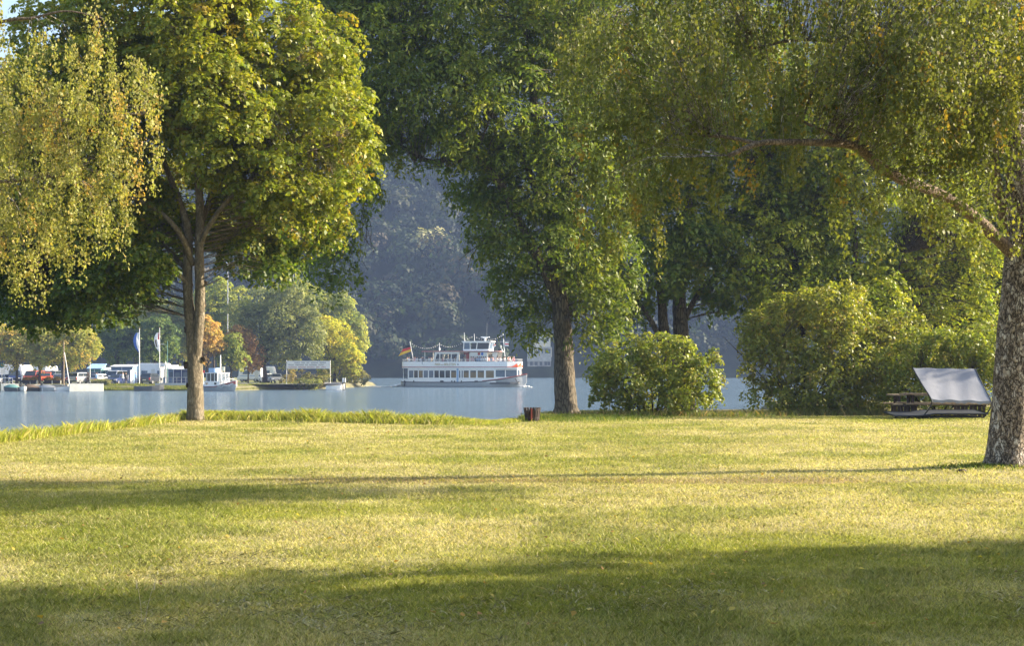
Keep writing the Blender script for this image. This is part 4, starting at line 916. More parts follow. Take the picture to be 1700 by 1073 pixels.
# upper deck slab, stripe and bulwark
up = plan(-10.25, 9.8, 2.42, 1.5, .6)
MB().vprism(up, 3.12, 3.27).build('upper_deck', M['white'], ship)
st = MB(); P_ = [Vector((x, y, 3.33)) * 1 for x, y in up]
st.tube(P_ + [P_[0]], .065, 6); st.build('red_stripe', M['oxide'], ship)
bw = MB()
for i in range(len(up)):
    a, b = Vector((*up[i], 0)), Vector((*up[(i + 1) % len(up)], 0)); c = (a + b) / 2 * .998; d = b - a
    zt = 4.22
    bw.box((c.x, c.y, (3.27 + zt) / 2), (d.length + .03, .06, zt - 3.27), Matrix.Rotation(math.atan2(d.y, d.x), 3, 'Z'))
bw.build('bulwark', M['white'], ship)
MB().add([(9.84, -1.45, 3.30), (9.84, 1.45, 3.30), (9.84, 1.45, 3.6), (9.84, .6, 3.75), (9.84, 0, 4.15), (9.84, -.6, 3.75), (9.84, -1.45, 3.6)], [(0, 1, 2, 3, 4, 5, 6)]).build('bow_emblem', M['orange'], ship)
em = MB(); em.add([(8.5, -2.43, 3.32), (9.83, -1.52, 3.32), (9.83, -1.52, 4.0), (9.1, -2.03, 3.45)], [(0, 1, 2, 3)]); em.v = [(x + .03, y - .03, z) for x, y, z in em.v]; em.build('bow_emblem', M['orange'], ship)
rr_ = MB()
for z in (4.42, 4.6):
    rr_.tube([Vector((*up[i], z)) for i in (0, 1, 2, 3, 4, 5, 6, 7, 0)], .022, 5)
for i in range(24):
    rr_.tube([(-9.6 + i * .77, -2.4, 4.2), (-9.6 + i * .77, -2.4, 4.6)], .02, 4); rr_.tube([(-9.6 + i * .77, 2.4, 4.2), (-9.6 + i * .77, 2.4, 4.6)], .02, 4)
rr_.build('railing', M['white'], ship)
# stern platform
sp = MB(); sp.vprism(plan(-10.45, -9.0, 1.9, .1, .3), .86, 1.3); sp.tube([(-10.0, -1.5, 1.3), (-10.0, -1.5, 3.1)], .05, 6); sp.tube([(-10.0, 1.5, 1.3), (-10.0, 1.5, 3.1)], .05, 6)
sp.build('stern_platform', M['white'], ship)
MB().box((-9.9, -.9, 1.95), (1.1, .5, .2)).tube([(-10.4, -1.3, 2.05), (-9.3, -1.3, 2.05)], .05, 6).build('stern_winch', M['darkgrey'], ship)
# upper saloon and roof
ro = MB(); ro.vprism([(sx(430), -2.1), (sx(1200), -2.15), (sx(1265), -1.4), (sx(1265), 1.4), (sx(1200), 2.15), (sx(430), 2.1)], 5.82, 5.98)
roof = ro.build('roof', M['white'], ship)
re = MB(); re.tube([(sx(430), -2.12, 5.9), (sx(1200), -2.17, 5.9), (sx(1265), -1.42, 5.9), (sx(1265), 1.42, 5.9), (sx(1200), 2.17, 5.9), (sx(430), 2.12, 5.9), (sx(430), -2.12, 5.9)], .07, 5); re.build('roof_edge', M['oxide'], roof)
uw = MB()
for s in (-1, 1):
    y = s * 2.1
    uw.tube([(sx(465), y, 4.2), (sx(465), y, 5.85)], .05, 6)
    for a, b, w in ((565, 590, .34), (628, 632, .14), (755, 757, .12), (818, 838, .34)): uw.add([(sx(a) - w / 2, y - .04, 4.2), (sx(a) + w / 2, y - .04, 4.2), (sx(b) + w / 2, y - .04, 5.82), (sx(b) - w / 2, y - .04, 5.82), (sx(a) - w / 2, y + .04, 4.2), (sx(a) + w / 2, y + .04, 4.2), (sx(b) + w / 2, y + .04, 5.82), (sx(b) - w / 2, y + .04, 5.82)],
        [(0, 1, 2, 3), (7, 6, 5, 4), (0, 4, 5, 1), (1, 5, 6, 2), (2, 6, 7, 3), (3, 7, 4, 0)])
    uw.box(((sx(580) + sx(838)) / 2, y, 5.66), (sx(838) - sx(580), .07, .3))
    uw.box(((sx(960) + sx(1140)) / 2, s * 1.9, 4.55), (sx(1140) - sx(960), .08, 2.5))
    uw.box((sx(1140), s * 1.93, 4.8), (.14, .14, 2.0)); 
    uw.add([(sx(1200), s * 1.9 - .05, 3.3), (sx(1222), s * 1.9 - .05, 3.3), (sx(1250), s * 1.4 - .05, 5.82), (sx(1190), s * 1.4 - .05, 5.82)], [(0, 1, 2, 3)])
uw.box((sx(1142), 0, 4.55), (.08, 3.8, 2.5)); uw.box((sx(955), 0, 4.55), (.08, 3.7, 2.5)); uw.box((sx(890), .9, 4.5), (.06, 2.0, 2.4))
uw.build('upper_saloon_wall', M['offwhite'], ship)
ug = MB()
MB().box((sx(1165), -.3, 5.0), (.02, 1.6, .9)).build('upper_window', M['glass'], ship)
MB().box((sx(1055), -1.955, 5.5), (.42, .03, .46)).box((sx(1058), -1.958, 5.5), (.12, .03, .5), Matrix.Rotation(.6, 3, 'Y')).build('notice_panel', M['oxide'], ship)
MB().box((sx(1090), -1.955, 5.5), (.38, .03, .46)).build('notice_panel', M['blue'], ship); MB().box((sx(1062), -1.955, 4.92), (.42, .03, .36)).build('notice_panel', M['lightblue'], ship)
MB().box((sx(900), -1.0, 5.55), (.9, .05, .3)).box((sx(925), -1.6, 4.6), (.5, .05, 1.6)).build('inner_panel', M['oxide'], ship)
# wheelhouse
wh = MB(); wx0, wx1 = sx(870), sx(1150)
for s in (-1, 1):
    wh.box(((wx0 + wx1) / 2, s * 1.25, 6.12), (wx1 - wx0, .07, .3)); wh.box(((wx0 + wx1) / 2, s * 1.25, 7.40), (wx1 - wx0 + .2, .07, .16))
    for zx, l in ((876, 0), (950, -.1), (1015, .15), (1150, .18)): wh.tube([(sx(zx) - .05, s * 1.25, 6.2), (sx(zx) + l, s * 1.25, 7.4)], .075, 4)
wh.box((wx0, 0, 6.12), (.07, 2.43, .3)); wh.box((wx1 + .02, 0, 6.12), (.07, 2.43, .3)); wh.vprism([(wx0 - .25, -1.4), (wx1 + .35, -1.4), (wx1 + .35, 1.4), (wx0 - .25, 1.4)], 7.48, 7.6)
wheelhouse = wh.build('wheelhouse', M['white'], ship)
for a, b in ((885, 948), (962, 1010), (1030, 1142)):
    MB().box(((sx(a) + sx(b)) / 2, -1.24, 6.8), (sx(b) - sx(a), .02, 1.05)).build('pane', M['glass2'] if a == 885 else M['glass'], wheelhouse)
MB().box((wx1 + .08, 0, 6.8), (.02, 2.2, 1.05), Matrix.Rotation(.1, 3, 'Y')).build('pane', M['glass2'], wheelhouse)
MB().tube([(sx(1085), 0, 7.6), (sx(1085), 0, 8.1)], .16, 8).box((sx(1085), 0, 8.28), (1.45, .3, .14)).box((sx(1085), 0, 8.14), (.7, .4, .14)).build('radar', M['white'], ship)
def pole(name, pts, r=.045, mat='white'): return MB().tube(pts, [r, r * .8], 6).build(name, M[mat], ship)
pole('antenna', [(sx(1102), 0, 8.3), (sx(1105), 0, 10.6)], .018, 'steel')
pole('signal_mast', [(sx(882), -.9, 6.0), (sx(873), -.9, 9.05)], .05); pole('signal_mast', [(sx(968), 0, 7.5), (sx(965), 0, 8.85)], .045); pole('signal_mast', [(sx(582), 0, 5.9), (sx(580), 0, 7.35)], .05); pole('signal_mast', [(sx(1182), -1.0, 6.0), (sx(1182), -1.0, 7.6)], .03)
MB().box((sx(582), 0, 6.35), (.18, .18, .35)).box((sx(580), 0, 7.05), (.3, .06, .06)).build('mast_lamp', M['white'], ship)
pole('bow_mast', [(sx(1330), -1.2, 3.4), (sx(1300), -1.2, 8.9)], .085)
pole('ensign_staff', [(sx(295), 0, 4.0), (sx(250), 0, 7.6)], .06)
MB().tube([(sx(1242), -1.0, 7.45), (sx(1370), -1.0, 7.55)], .035, 5).build('bow_yard', M['steel'], ship)
def fabric(name, A, B, C, D, mats, rows, parent, amp=.08, nn=10, ph=0):
    """waving cloth: A,B = hoist top/bottom; D,C = fly top/bottom; rows of colour from top"""
    A, B, C, D = map(Vector, (A, B, C, D)); mb = MB(); K = 3 * rows
    nrm = (D - A).cross(B - A).normalized(); g = []
    for i in range(nn + 1):
        u = i / nn; a = A.lerp(D, u); b = B.lerp(C, u)
        g.append([a.lerp(b, j / K) + nrm * amp * math.sin(u * 7 + ph + j * .3) * u for j in range(K + 1)])
    vs = [p for q in g for p in q] ; o = len(vs); vs += [p + nrm * .012 for p in vs]
    mb.v = vs; 
    for i in range(nn):
        for j in range(K):
            a = i * (K + 1) + j; mb.f.append((a, a + 1, a + K + 2, a + K + 1)); mb.m.append(j // 3)
            mb.f.append((o + a, o + a + K + 1, o + a + K + 2, o + a + 1)); mb.m.append(j // 3)
    return mb.build(name, mats, parent, smooth=True)
fl = fabric('ensign', (sx(258), 0, 7.05), (sx(270), 0, 6.0), (sx(128), -.3, 5.15), (sx(205), -.3, 6.95), [M['flagblack'], M['flagred'], M['yellow']], 3, ship, .10)
fabric('pennant', (sx(1220), -1.0, 7.15), (sx(1220), -1.0, 6.75), (sx(1185), -1.1, 6.55), (sx(1195), -1.0, 6.95), [M['orange'], M['white']], 2, ship, .05, 5)
fabric('pennant', (sx(1318), -1.0, 7.4), (sx(1318), -1.0, 6.8), (sx(1362), -1.0, 6.75), (sx(1362), -1.0, 7.4), [M['white'], M['flagred'], M['white']], 3, ship, .05, 5)
MB().tube([(sx(1275), -1.0, 6.9), (sx(1275), -1.0, 6.4)], .09, 6).tube([(sx(1283), -1.0, 6.3), (sx(1298), -1.0, 5.75)], .09, 6).build('fender_ball', M['white'], ship)
# string of lamps
ls = MB(); cab = MB()
anch = [(255, 7.5, 0), (580, 7.2, 0), (850, 7.5, -.4), (965, 8.5, 0), (1100, 7.85, 0), (1178, 7.95, 0), (1300, 8.75, -1.2)]
for i in range(len(anch) - 1):
    a, b = anch[i], anch[i + 1]; sag = [.85, .6, -.15, .15, .0, .12][i]; nn = max(4, int((sx(b[0]) - sx(a[0])) / .36)); pp = []
    for k in range(nn + 1):
        t = k / nn; p = Vector((sx(a[0]) * (1 - t) + sx(b[0]) * t, a[2] * (1 - t) + b[2] * t, a[1] * (1 - t) + b[1] * t - sag * 4 * t * (1 - t))); pp.append(p)
        ls.ball(p - Vector((0, 0, .06)), .062, n=6)
    cab.tube(pp, .012, 3)
cab.build('lamp_cable', M['black'], ship); so_ = ls.build('string_of_lamps', M['yellow' if False else 'lamp'], ship); so_['kind'] = 'stuff'
# name
def text_obj(name, body, size, loc, rot, mat, parent, ext=.01):
    cu = bpy.data.curves.new(name, 'FONT'); cu.body = body; cu.size = size; cu.extrude = ext; cu.align_x = 'LEFT'
    t = bpy.data.objects.new('tmp_txt', cu); COL.objects.link(t); bpy.context.view_layer.update()
    me = bpy.data.meshes.new_from_object(t.evaluated_get(bpy.context.evaluated_depsgraph_get())); bpy.data.objects.remove(t)
    me.name = name; me.materials.clear(); me.materials.append(mat)
    o = bpy.data.objects.new(name, me); COL.objects.link(o); o.parent = parent; o.location = loc; o.rotation_euler = rot; return o
text_obj('ship_name', 'MARIA', .64, (sx(582), -2.47, 3.56), (math.pi / 2, 0, 0), M['gold'], ship)
text_obj('ship_name', 'von', .44, (sx(648), -2.47, 3.60), (math.pi / 2, 0, 0), M['gold'], ship)
text_obj('ship_name', 'BEILSTEIN', .62, (sx(686), -2.47, 3.56), (math.pi / 2, 0, 0), M['gold'], ship)
for o_, w_ in zip([c for c in ship.children if c.name.startswith('ship_name')], (.95, .50, 1.95)):
    xs_ = [v.co.x for v in o_.data.vertices]; k_ = w_ / (max(xs_) - min(xs_)); o_.scale = (k_, 1, 1)
MB().ball((sx(836), -2.45, 3.75), .12, n=8, sq=(1, .3, 1)).build('hawse_hole', M['navy'], ship); MB().ball((sx(1242), -2.40, 3.75), .14, n=8, sq=(1, .3, 1)).build('hawse_hole', M['navy'], ship)
# benches on the open decks
bn = MB()
for zx in (255, 330, 400): bn.box((sx(zx), -1.9, 3.95), (.5, .35, .12)); bn.box((sx(zx) - .2, -1.9, 4.3), (.06, .35, .5))
for zx in range(250, 560, 45):
    bn.box((sx(zx), .2, 3.7), (.42, 3.0, .08)); 
for zx in range(590, 820, 60): bn.box((sx(zx), .2, 3.7), (.42, 3.0, .08))
for zx in range(980, 1430, 40): bn.box((sx(zx), -2.1 if zx < 1150 else 0, 3.7), (.42, .35 if zx < 1150 else (3.0 if zx < 1340 else 2.2), .08))
bn.build('bench', M['darkgrey'], ship)

# passengers: six kinds, copied
pk = []
kinds = [('c_white', 'denim', 'hair', 'white shirt'), ('c_red', 'denim', 'greyhair', 'red top'), ('c_beige', 'c_beige', 'hair', 'beige jacket'), ('c_blue', 'denim', 'hair', 'blue top'), ('c_black', 'denim', 'greyhair', 'black jacket'), ('c_pink', 'c_white', 'hair', 'pink top')]
rp = random.Random(9); protos = {}
def passenger(zx, y, z=3.27, kind=None, rz=None):
    k = rp.choice([0, 0, 0, 1, 2, 2, 3, 4, 5]) if kind is None else kind
    sh, tr, ha, ds = kinds[k]
    zone = 'aft open deck' if zx < 500 else ('roofed upper saloon amidships' if zx < 900 else 'forward open upper deck')
    lab = 'seated passenger in a %s on the ship\'s %s' % (ds, zone)
    loc = shp(sx(zx), y, z + .42); r = SH_YAW + (rz if rz is not None else rp.choice([0, math.pi, .5, -1.2]))
    if k not in protos:
        protos[k] = person(lab, 'sit', loc, r, sh, tr, ha, 'passengers with ' + ds + ' on the ' + zone)
    else:
        c = copy_tree(protos[k]); c.location = loc; c.rotation_euler = (0, 0, r); c['label'] = lab; c['group'] = 'passengers with ' + ds + ' on the ' + zone
for zx in (250, 285, 330, 372, 415, 440, 505, 520): passenger(zx, rp.choice([-1.95, -1.3, -1.7]))
for zx in (300, 355, 395, 460): passenger(zx, rp.uniform(-.6, 1.6))
for zx in (600, 650, 690, 705, 735, 785, 770, 610): passenger(zx, rp.choice([-1.4, -.9, -.5]))
for zx in range(975, 1135, 22): passenger(zx, -2.1, rz=rp.choice([0, math.pi]))
for zx in range(1150, 1330, 19): passenger(zx, rp.choice([-1.9, -1.3, -.6]))
for zx in (1345, 1362, 1378, 1394, 1405, 1350, 1385): passenger(zx, rp.uniform(-1.3, .6))
person('standing passenger in a dark jacket at the aft rail of the ship', 'stand', shp(sx(440), -1.2, 3.27), SH_YAW, 'c_black')
person('standing passenger in a white shirt by the ship\'s midships saloon window', 'stand', shp(sx(780), -1.4, 3.27), SH_YAW, 'c_white')
person('standing crew member in navy clothes in the ship\'s open bay', 'stand', shp(sx(880), -1.5, 3.27), SH_YAW, 'navy')
person('helmsman in a dark jacket inside the ship\'s wheelhouse', 'stand', shp(sx(1060), -.3, 5.98), SH_YAW, 'c_black')

# bow wave and wake
def foam(name, label, pts, rad, seed):
    rs = random.Random(seed); mb = MB()
    for i in range(len(pts) - 1):
        a, b = Vector(pts[i]), Vector(pts[i + 1]); n = max(2, int((b - a).length / .22))
        for k in range(n):
            t = k / n; r = rad[i] * (1 - t) + rad[i + 1] * t; p = a.lerp(b, t)
            for q in range(3):
                mb.ball(p + Vector((rs.gauss(0, r * .5), rs.gauss(0, r * .8), rs.uniform(-.3, .35) * r)), r * rs.uniform(.35, .8), n=6, sq=(1.3, 1, .5))
    return tag(mb.build(name, M['foam'], None, True), label, 'foam', kind='stuff')
foam('bow_wave', 'white bow wave curling at the stem of the ship', [shp(10.1, -.75, .05), shp(11.0, -.35, .12), shp(12.0, -.5, .0)], [.22, .3, .1], 3)
foam('stern_wake', 'churned white wake trailing from the ship stern', [shp(-10.4, -.8, .3), shp(-11.4, -1, .2), shp(-12.6, -.8, .02), shp(-14.5, -.5, -.02), shp(-17, 0, -.03)], [.45, .38, .2, .14, .08], 4)
foam('stern_wake', 'broken line of white foam farther behind the ship', [shp(-13.5, 2.5, 0), shp(-20, 3.5, -.02)], [.05, .12], 6)
# ------------------------------------------------------------------ vehicles
def vehicle(kind, label, cat, px, Y, heading, paint, z=-.86, name=None, group=None, open_boot=False):
    b = at(px, 637, Y); r = thing(name or {'van': 'parked_van', 'mini': 'parked_van'}.get(kind, 'parked_car'), label, cat, (b.x, Y, z), math.radians(heading), group)
    # (length, width, height, bonnet z, belt z, roof profile x0..x3 as fractions from the front)
    P = dict(hatch=(4.0, 1.70, 1.46, .78, .92, (.24, .42, .84, .97)), sedan=(4.5, 1.76, 1.43, .80, .92, (.27, .42, .74, .90)), estate=(4.6, 1.80, 1.62, .92, 1.02, (.22, .38, .86, .96)),
             suv=(4.5, 1.82, 1.72, 1.0, 1.08, (.20, .36, .88, .97)), van=(4.9, 1.90, 1.98, 1.0, 1.15, (.10, .26, .94, .985)), mini=(4.8, 1.86, 2.0, 1.02, 1.15, (.06, .20, .95, .99)))[kind]
    L, W, H, hb, belt, (f0, f1, f2, f3) = P; X = lambda f: L / 2 - f * L
    body = MB()
    prof = [(X(0), .32), (X(0) - .0, .55), (X(.015), hb - .12), (X(.05), hb), (X(f0), belt), (X(f3), belt + .02), (X(.995), belt - .1), (X(1), .5), (X(.99), .30)]
    secs = []
    for y, k, dz in ((-W / 2, .955, .06), (-W / 2 + .06, 1, 0), (W / 2 - .06, 1, 0), (W / 2, .955, .06)):
        secs.append([(x * k, y, z_ + (-dz if z_ > .6 else dz * .4)) for x, z_ in prof])
    body.loft(secs)
    # roof and pillars: outer frame of the greenhouse
    gh = [(X(f0), belt - .02), (X(f1), H - .02), ((X(f1) + X(f2)) / 2, H), (X(f2), H - .03), (X(f3), belt - .02)]
    gs = []
    tw = .80
    for y in (-1, -.93, .93, 1):
        gs.append([(x, y * W / 2 * (.95 if z_ < belt + .1 else tw), z_ - (.05 if abs(y) == 1 and z_ > belt + .1 else 0)) for x, z_ in gh])
    body.loft(gs)
    bo = body.build('body', M[paint], r, smooth=False, bevel=.04)
    def ghx(t, edge): # point on windscreen line
        a, b2 = (gh[0], gh[1]) if edge == 0 else (gh[4], gh[3]); return (a[0] + (b2[0] - a[0]) * t, a[1] + (b2[1] - a[1]) * t)
    def wy(z_): t = (z_ - belt) / (H - belt); return W / 2 * (.95 + (tw - .95) * t)
    def screen(name, edge, out):
        a = ghx(.14, edge); c = ghx(.88, edge); w0, w1 = wy(a[1]) - .09, wy(c[1]) - .08
        mb = MB(); mb.add([(a[0] + out, -w0, a[1]), (a[0] + out, w0, a[1]), (c[0] + out, w1, c[1] + .01), (c[0] + out, -w1, c[1] + .01)], [(0, 1, 2, 3)])
        mb.add([(a[0] + out * .2, -w0, a[1]), (a[0] + out * .2, w0, a[1]), (c[0] + out * .2, w1, c[1] + .01), (c[0] + out * .2, -w1, c[1] + .01)], [(3, 2, 1, 0)])
        mb.build(name, M['glass'], r)
    screen('windscreen', 0, .035); screen('rear_window', 1, -.035)
    for s in (-1, 1):
        x0, x1, xm0, xm1 = ghx(.18, 0)[0] - .12, ghx(.18, 1)[0] + .12, ghx(.85, 0)[0] - .06, ghx(.85, 1)[0] + .06
        z0, z1 = belt + .07, H - .14; cuts = [0, .36, .40, 1.0]
        for c0, c1 in ((0, .47), (.51, 1.0)):
            lx = lambda c, top: (xm0 + (xm1 - xm0) * c) if top else (x0 + (x1 - x0) * c)
            y0, y1 = s * (wy(z0) + .012), s * (wy(z1) + .012)
            q = [(lx(c0, 0), y0, z0), (lx(c1, 0), y0, z0), (lx(c1, 1), y1, z1), (lx(c0, 1), y1, z1)]
            MB().add(q + [(p[0], p[1] - s * .02, p[2]) for p in q], [(0, 1, 2, 3), (7, 6, 5, 4), (0, 4, 5, 1), (1, 5, 6, 2), (2, 6, 7, 3), (3, 7, 4, 0)]).build('side_window', M['glass'], r)
        MB().box((X(f0) - .35, s * (W / 2 + .10), belt + .08), (.12, .2, .14)).build('wing_mirror', M[paint], r)
        for fx in (.18, .82):
            wl = MB().wheel((X(fx), s * (W / 2 - .09), .32), .32, .2).build('wheel', M['black'], r)
            MB().wheel((X(fx), s * (W / 2 + .008), .32), .20, .03, n=12).build('rim', M['silver'], wl)
        MB().box((X(.02) + .03, s * (W / 2 - .26), hb - .16), (.10, .34, .15)).build('headlight', M['lamp'], r)
        MB().box((X(.995), s * (W / 2 - .14), belt - .22), (.08, .17, .34 if kind in ('estate', 'suv', 'van', 'mini') else .18)).build('tail_light', M['taillight'], r)
    MB().box((X(0) + .012, 0, hb - .2), (.03, W * .42, .12)).build('grille', M['darksteel'], r)
    MB().box((X(0) + .02, 0, .42), (.06, W * .96, .2)).build('bumper', M['darkgrey'] if paint != 'white' else M['offwhite'], r)
    MB().box((X(1) - .02, 0, .45), (.06, W * .96, .2)).build('bumper', M['darkgrey'], r)
    MB().box((X(0) + .06, 0, .44), (.02, .5, .11)).build('number_plate', M['plate'], r); MB().box((X(1) - .06, 0, .62), (.02, .5, .11)).build('number_plate', M['plate'], r)
    return r
v = vehicle
v('sedan', 'silver blue car at the far left edge of the car park beside a round mirror', 'car', 3, 211, -100, 'silver')
v('mini', 'navy blue van half hidden behind the leftmost quay tree trunk', 'van', 24, 212, -70, 'navy')
v('van', 'dark red van with pale roof box behind the middle quay tree', 'van', 58, 212, -95, 'oxide')
v('suv', 'bright orange small van right of the middle quay tree trunk', 'van', 76, 210.5, -75, 'orange')
v('van', 'dark grey van just right of the orange van', 'van', 87, 215, -85, 'greycar')
v('hatch', 'silver grey car between the dark grey van and the rightmost quay tree trunk', 'car', 97, 213, -80, 'silver')
v('sedan', 'low dark violet grey car directly right of the leaning pole', 'car', 115, 214, 85, 'greycar')
v('suv', 'silver grey off road estate seen from behind, beside a person in brown', 'car', 133, 209, 75, 'silver')
v('suv', 'dark car between the white lamp pole and the person in light blue', 'car', 155, 214, 95, 'darkcar')
v('hatch', 'pale hatchback with dark windows just left of the white van', 'car', 168, 210, 60, 'silver')
v('van', 'white van parked behind the dark blue saloon car', 'van', 193, 215, -100, 'white')
v('sedan', 'dark blue car with yellow number plate parked before the white van', 'car', 194, 208.5, -97, 'navy')
v('estate', 'black car with red tail lights parked between the two flagpoles', 'car', 251, 208, 80, 'darkcar')
v('hatch', 'white car behind the slanting willow trunk', 'car', 444, 224, -60, 'white')
v('hatch', 'light silver blue car just right of the willow trunk', 'car', 459, 222, -80, 'silver')
v('van', 'white van under the copper brown tree', 'van', 420, 238, 170, 'white')

def caravan(label, px, Y, L, H, rz, awn=None, z=-.86, name='caravan', paint='white'):
    b = at(px, 637, Y); r = thing(name, label, 'caravan', (b.x, Y, z), math.radians(rz)); W = 2.2
    prof = [(-L / 2, .55), (-L / 2 + .1, .45), (L / 2 - .1, .45), (L / 2, .6), (L / 2 - .02, 1.3), (L / 2 - .35, H - .12), (L / 2 - .55, H), (-L / 2 + .4, H), (-L / 2 + .12, H - .15), (-L / 2, 1.4)]
    MB().prism(prof, -W / 2, W / 2).build('body', M[paint], r, bevel=.06)
    for x, w in ((-L * .28, L * .2), (L * .25, L * .22)):
        wn = MB().box((x, -W / 2 - .015, 1.6), (w, .03, .6)).build('window', M['glass2'], r)
    MB().box((0, -W / 2 - .012, 1.35), (.62, .025, 1.65)).build('door', M['offwhite'], r)
    MB().box((0, -W / 2 - .01, 1.02), (L * .93, .012, .12)).build('side_stripe', M['lightblue'], r)
    MB().box((-L / 2 - .015, 0, 1.7), (.03, W * .6, .6)).build('window', M['glass2'], r)
    for s in (-1, 1):
        wl = MB().wheel((-.2, s * (W / 2 - .1), .33), .33, .2).build('wheel', M['black'], r)
        MB().wheel((-.2, s * (W / 2 + .008), .33), .18, .02, n=10).build('rim', M['silver'], wl)
    MB().tube([(L / 2, -.5, .5), (L / 2 + 1.0, 0, .45), (L / 2, .5, .5)], .04, 5).build('drawbar', M['steel'], r)
    return r
caravan('large white caravan at the far left edge behind the silver blue car', 8, 222, 6.0, 2.9, 8)
caravan('white caravan with its end showing above the dark red van', 47, 226, 5.0, 2.8, 60)
caravan('white caravan behind the orange van', 76, 224, 4.2, 2.65, 80)
caravan('white camper just right of the blue flag pole', 232, 228, 4.6, 2.9, 12)
caravan('tall pale camper with big window standing behind the second flagpole', 258, 227, 5.0, 3.1, -6)
caravan('long white caravan behind the copper brown tree trunk', 428, 236, 6.0, 2.6, 0)

def awning(label, px0, px1, Y, eave, ridge, wallm, roofm, z=-.86, windows=2):
    a = at(px0, 637, Y); b = at(px1, 637, Y); W = b.x - a.x; D = 2.6
    r = thing('awning_tent', label, 'tent', ((a.x + b.x) / 2, Y, z)); h = W / 2
    MB().add([(-h, -D / 2, 0), (h, -D / 2, 0), (h, D / 2, 0), (-h, D / 2, 0), (-h, -D / 2, eave), (h, -D / 2, eave), (h, D / 2, ridge), (-h, D / 2, ridge)], [(0, 1, 5, 4), (1, 2, 6, 5), (2, 3, 7, 6), (3, 0, 4, 7)]).build('wall', M[wallm], r)
    MB().add([(-h - .15, -D / 2 - .25, eave - .02), (h + .15, -D / 2 - .25, eave - .02), (h + .15, D / 2, ridge + .02), (-h - .15, D / 2, ridge + .02), (-h - .15, -D / 2 - .25, eave + .08), (h + .15, -D / 2 - .25, eave + .08), (h + .15, D / 2, ridge + .12), (-h - .15, D / 2, ridge + .12)],
        [(3, 2, 1, 0), (4, 5, 6, 7), (0, 1, 5, 4), (1, 2, 6, 5), (2, 3, 7, 6), (3, 0, 4, 7)]).build('roof', M[roofm], r)
    for i in range(windows):
        MB().box((-h + W * (i + .5) / windows, -D / 2 - .02, eave * .58), (W / windows * .6, .03, eave * .42)).build('window', M['glass2'], r)
    for s in (-1, 0, 1): MB().box((s * (h - .05), -D / 2 - .04, eave / 2), (.07, .07, eave)).build('pole', M['white'], r)
    return r
awning('grey green awning tent with pitched roof behind the white lamp pole', 150, 172, 224, 2.2, 2.9, 'greentent', 'lightblue')
awning('low green awning tent between the pitched tent and the white roofed tent', 171, 188, 225, 1.9, 2.3, 'greentent', 'offwhite')
awning('long blue awning tent with a bright white roof edge left of the blue flag pole', 188, 224, 223, 2.5, 2.75, 'bluetent', 'white', windows=3)
awning('grey blue awning tent right of the green lamp post', 273, 292, 225, 2.15, 2.7, 'bluetent', 'white')
awning('navy awning tent with pale windows nearest the maple trunk', 291, 318, 224.5, 2.1, 2.5, 'darktent', 'white')

# people on shore
Zb = -.87
def wp(px, Y): b = at(px, 637, Y); return (b.x, Y, Zb)
person('person in brown clothes standing beside the silver off road estate', 'stand', wp(146, 206), -1.2, 'c_brown', 'c_brown')
person('person in a light blue jacket walking between the parked cars', 'walk', wp(160.5, 206), 2.6, 'c_blue', 'denim')
person('person in a white top and jeans striding in front of the dark blue car', 'walk', wp(204, 203), 0.4, 'c_white', 'denim')
person('person in a black jacket just behind the striding one, near the white van', 'stand', wp(209, 205.5), 1.8, 'c_black', 'c_black')
person('person in a blue jacket standing right of the white sign column', 'stand', wp(225.5, 205), 0.1, 'c_blue', 'denim', 'greyhair')

# flagpoles, lamps, signs, planters
def flagpole(label, px, top, basepy, Y, cloth, fx, ftop, fbot):
    b = at(px, basepy, Y); t = at(px, top, Y); r = thing('flagpole', label, 'flagpole', (b.x, Y, Zb)); H_ = t.z - Zb
    MB().tube([(0, 0, 0), (0, 0, H_)], [.06, .04], 8).build('pole', M['white'], r); MB().ball((0, 0, H_ + .05), .07).build('finial', M['gold'], r)
    w = (px - fx) * Y / F; z1 = at(px, ftop, Y).z - Zb; z0 = at(px, fbot, Y).z - Zb
    # limp banner: hoist along the pole, belly to the left, tip hanging low
    mb = MB(); K = 8; nn = 6; g = []
    for j in range(K + 1):
        t_ = j / K; z_ = z1 + (z0 - z1) * t_; ww = w * math.sin(math.pi * min(1, .12 + t_ * .95)) ** .6
        for i in range(nn + 1):
            u = i / nn; g.append((-ww * u, .10 * math.sin(u * 6 + t_ * 3), z_ + (1 - t_) * -.1 * u - .35 * u * (t_ ** 2) * w))
    mb.v = g + [(x, y + .012, z_) for x, y, z_ in g]; o = len(g)
    for j in range(K):
        for i in range(nn):
            a = j * (nn + 1) + i; m_ = cloth(i / nn, j / K); mb.f += [(a, a + 1, a + nn + 2, a + nn + 1), (o + a + nn + 1, o + a + nn + 2, o + a + 1, o + a)]; mb.m += [m_, m_]
    mb.build('flag', [M['blue'], M['white'], M['c_brown'], M['flagred']], r, smooth=True)
    return r
flagpole('left white flagpole with a drooping blue and white flag', 231.5, 546, 637, 203, lambda u, t: 1 if u < .34 else 0, 221, 552, 584)
flagpole('right white flagpole with a white banner bearing a dark red and brown emblem', 265, 545, 636, 205, lambda u, t: 2 if (.45 < u < .8 and .35 < t < .75) else (3 if (u < .2 and t < .3) else 1), 255.5, 552, 583)
def post(name, label, cat, px, top, bot, Y, r0, mat, extra=None, lean=0):
    b = at(px, bot, Y); H_ = at(px, top, Y).z - b.z; r = thing(name, label, cat, (b.x, Y, b.z))
    MB().tube([(0, 0, 0), (lean * Y / F, 0, H_)], [r0, r0 * .7], 8).build('pole', M[mat], r)
    if extra: extra(r, H_)
    return r
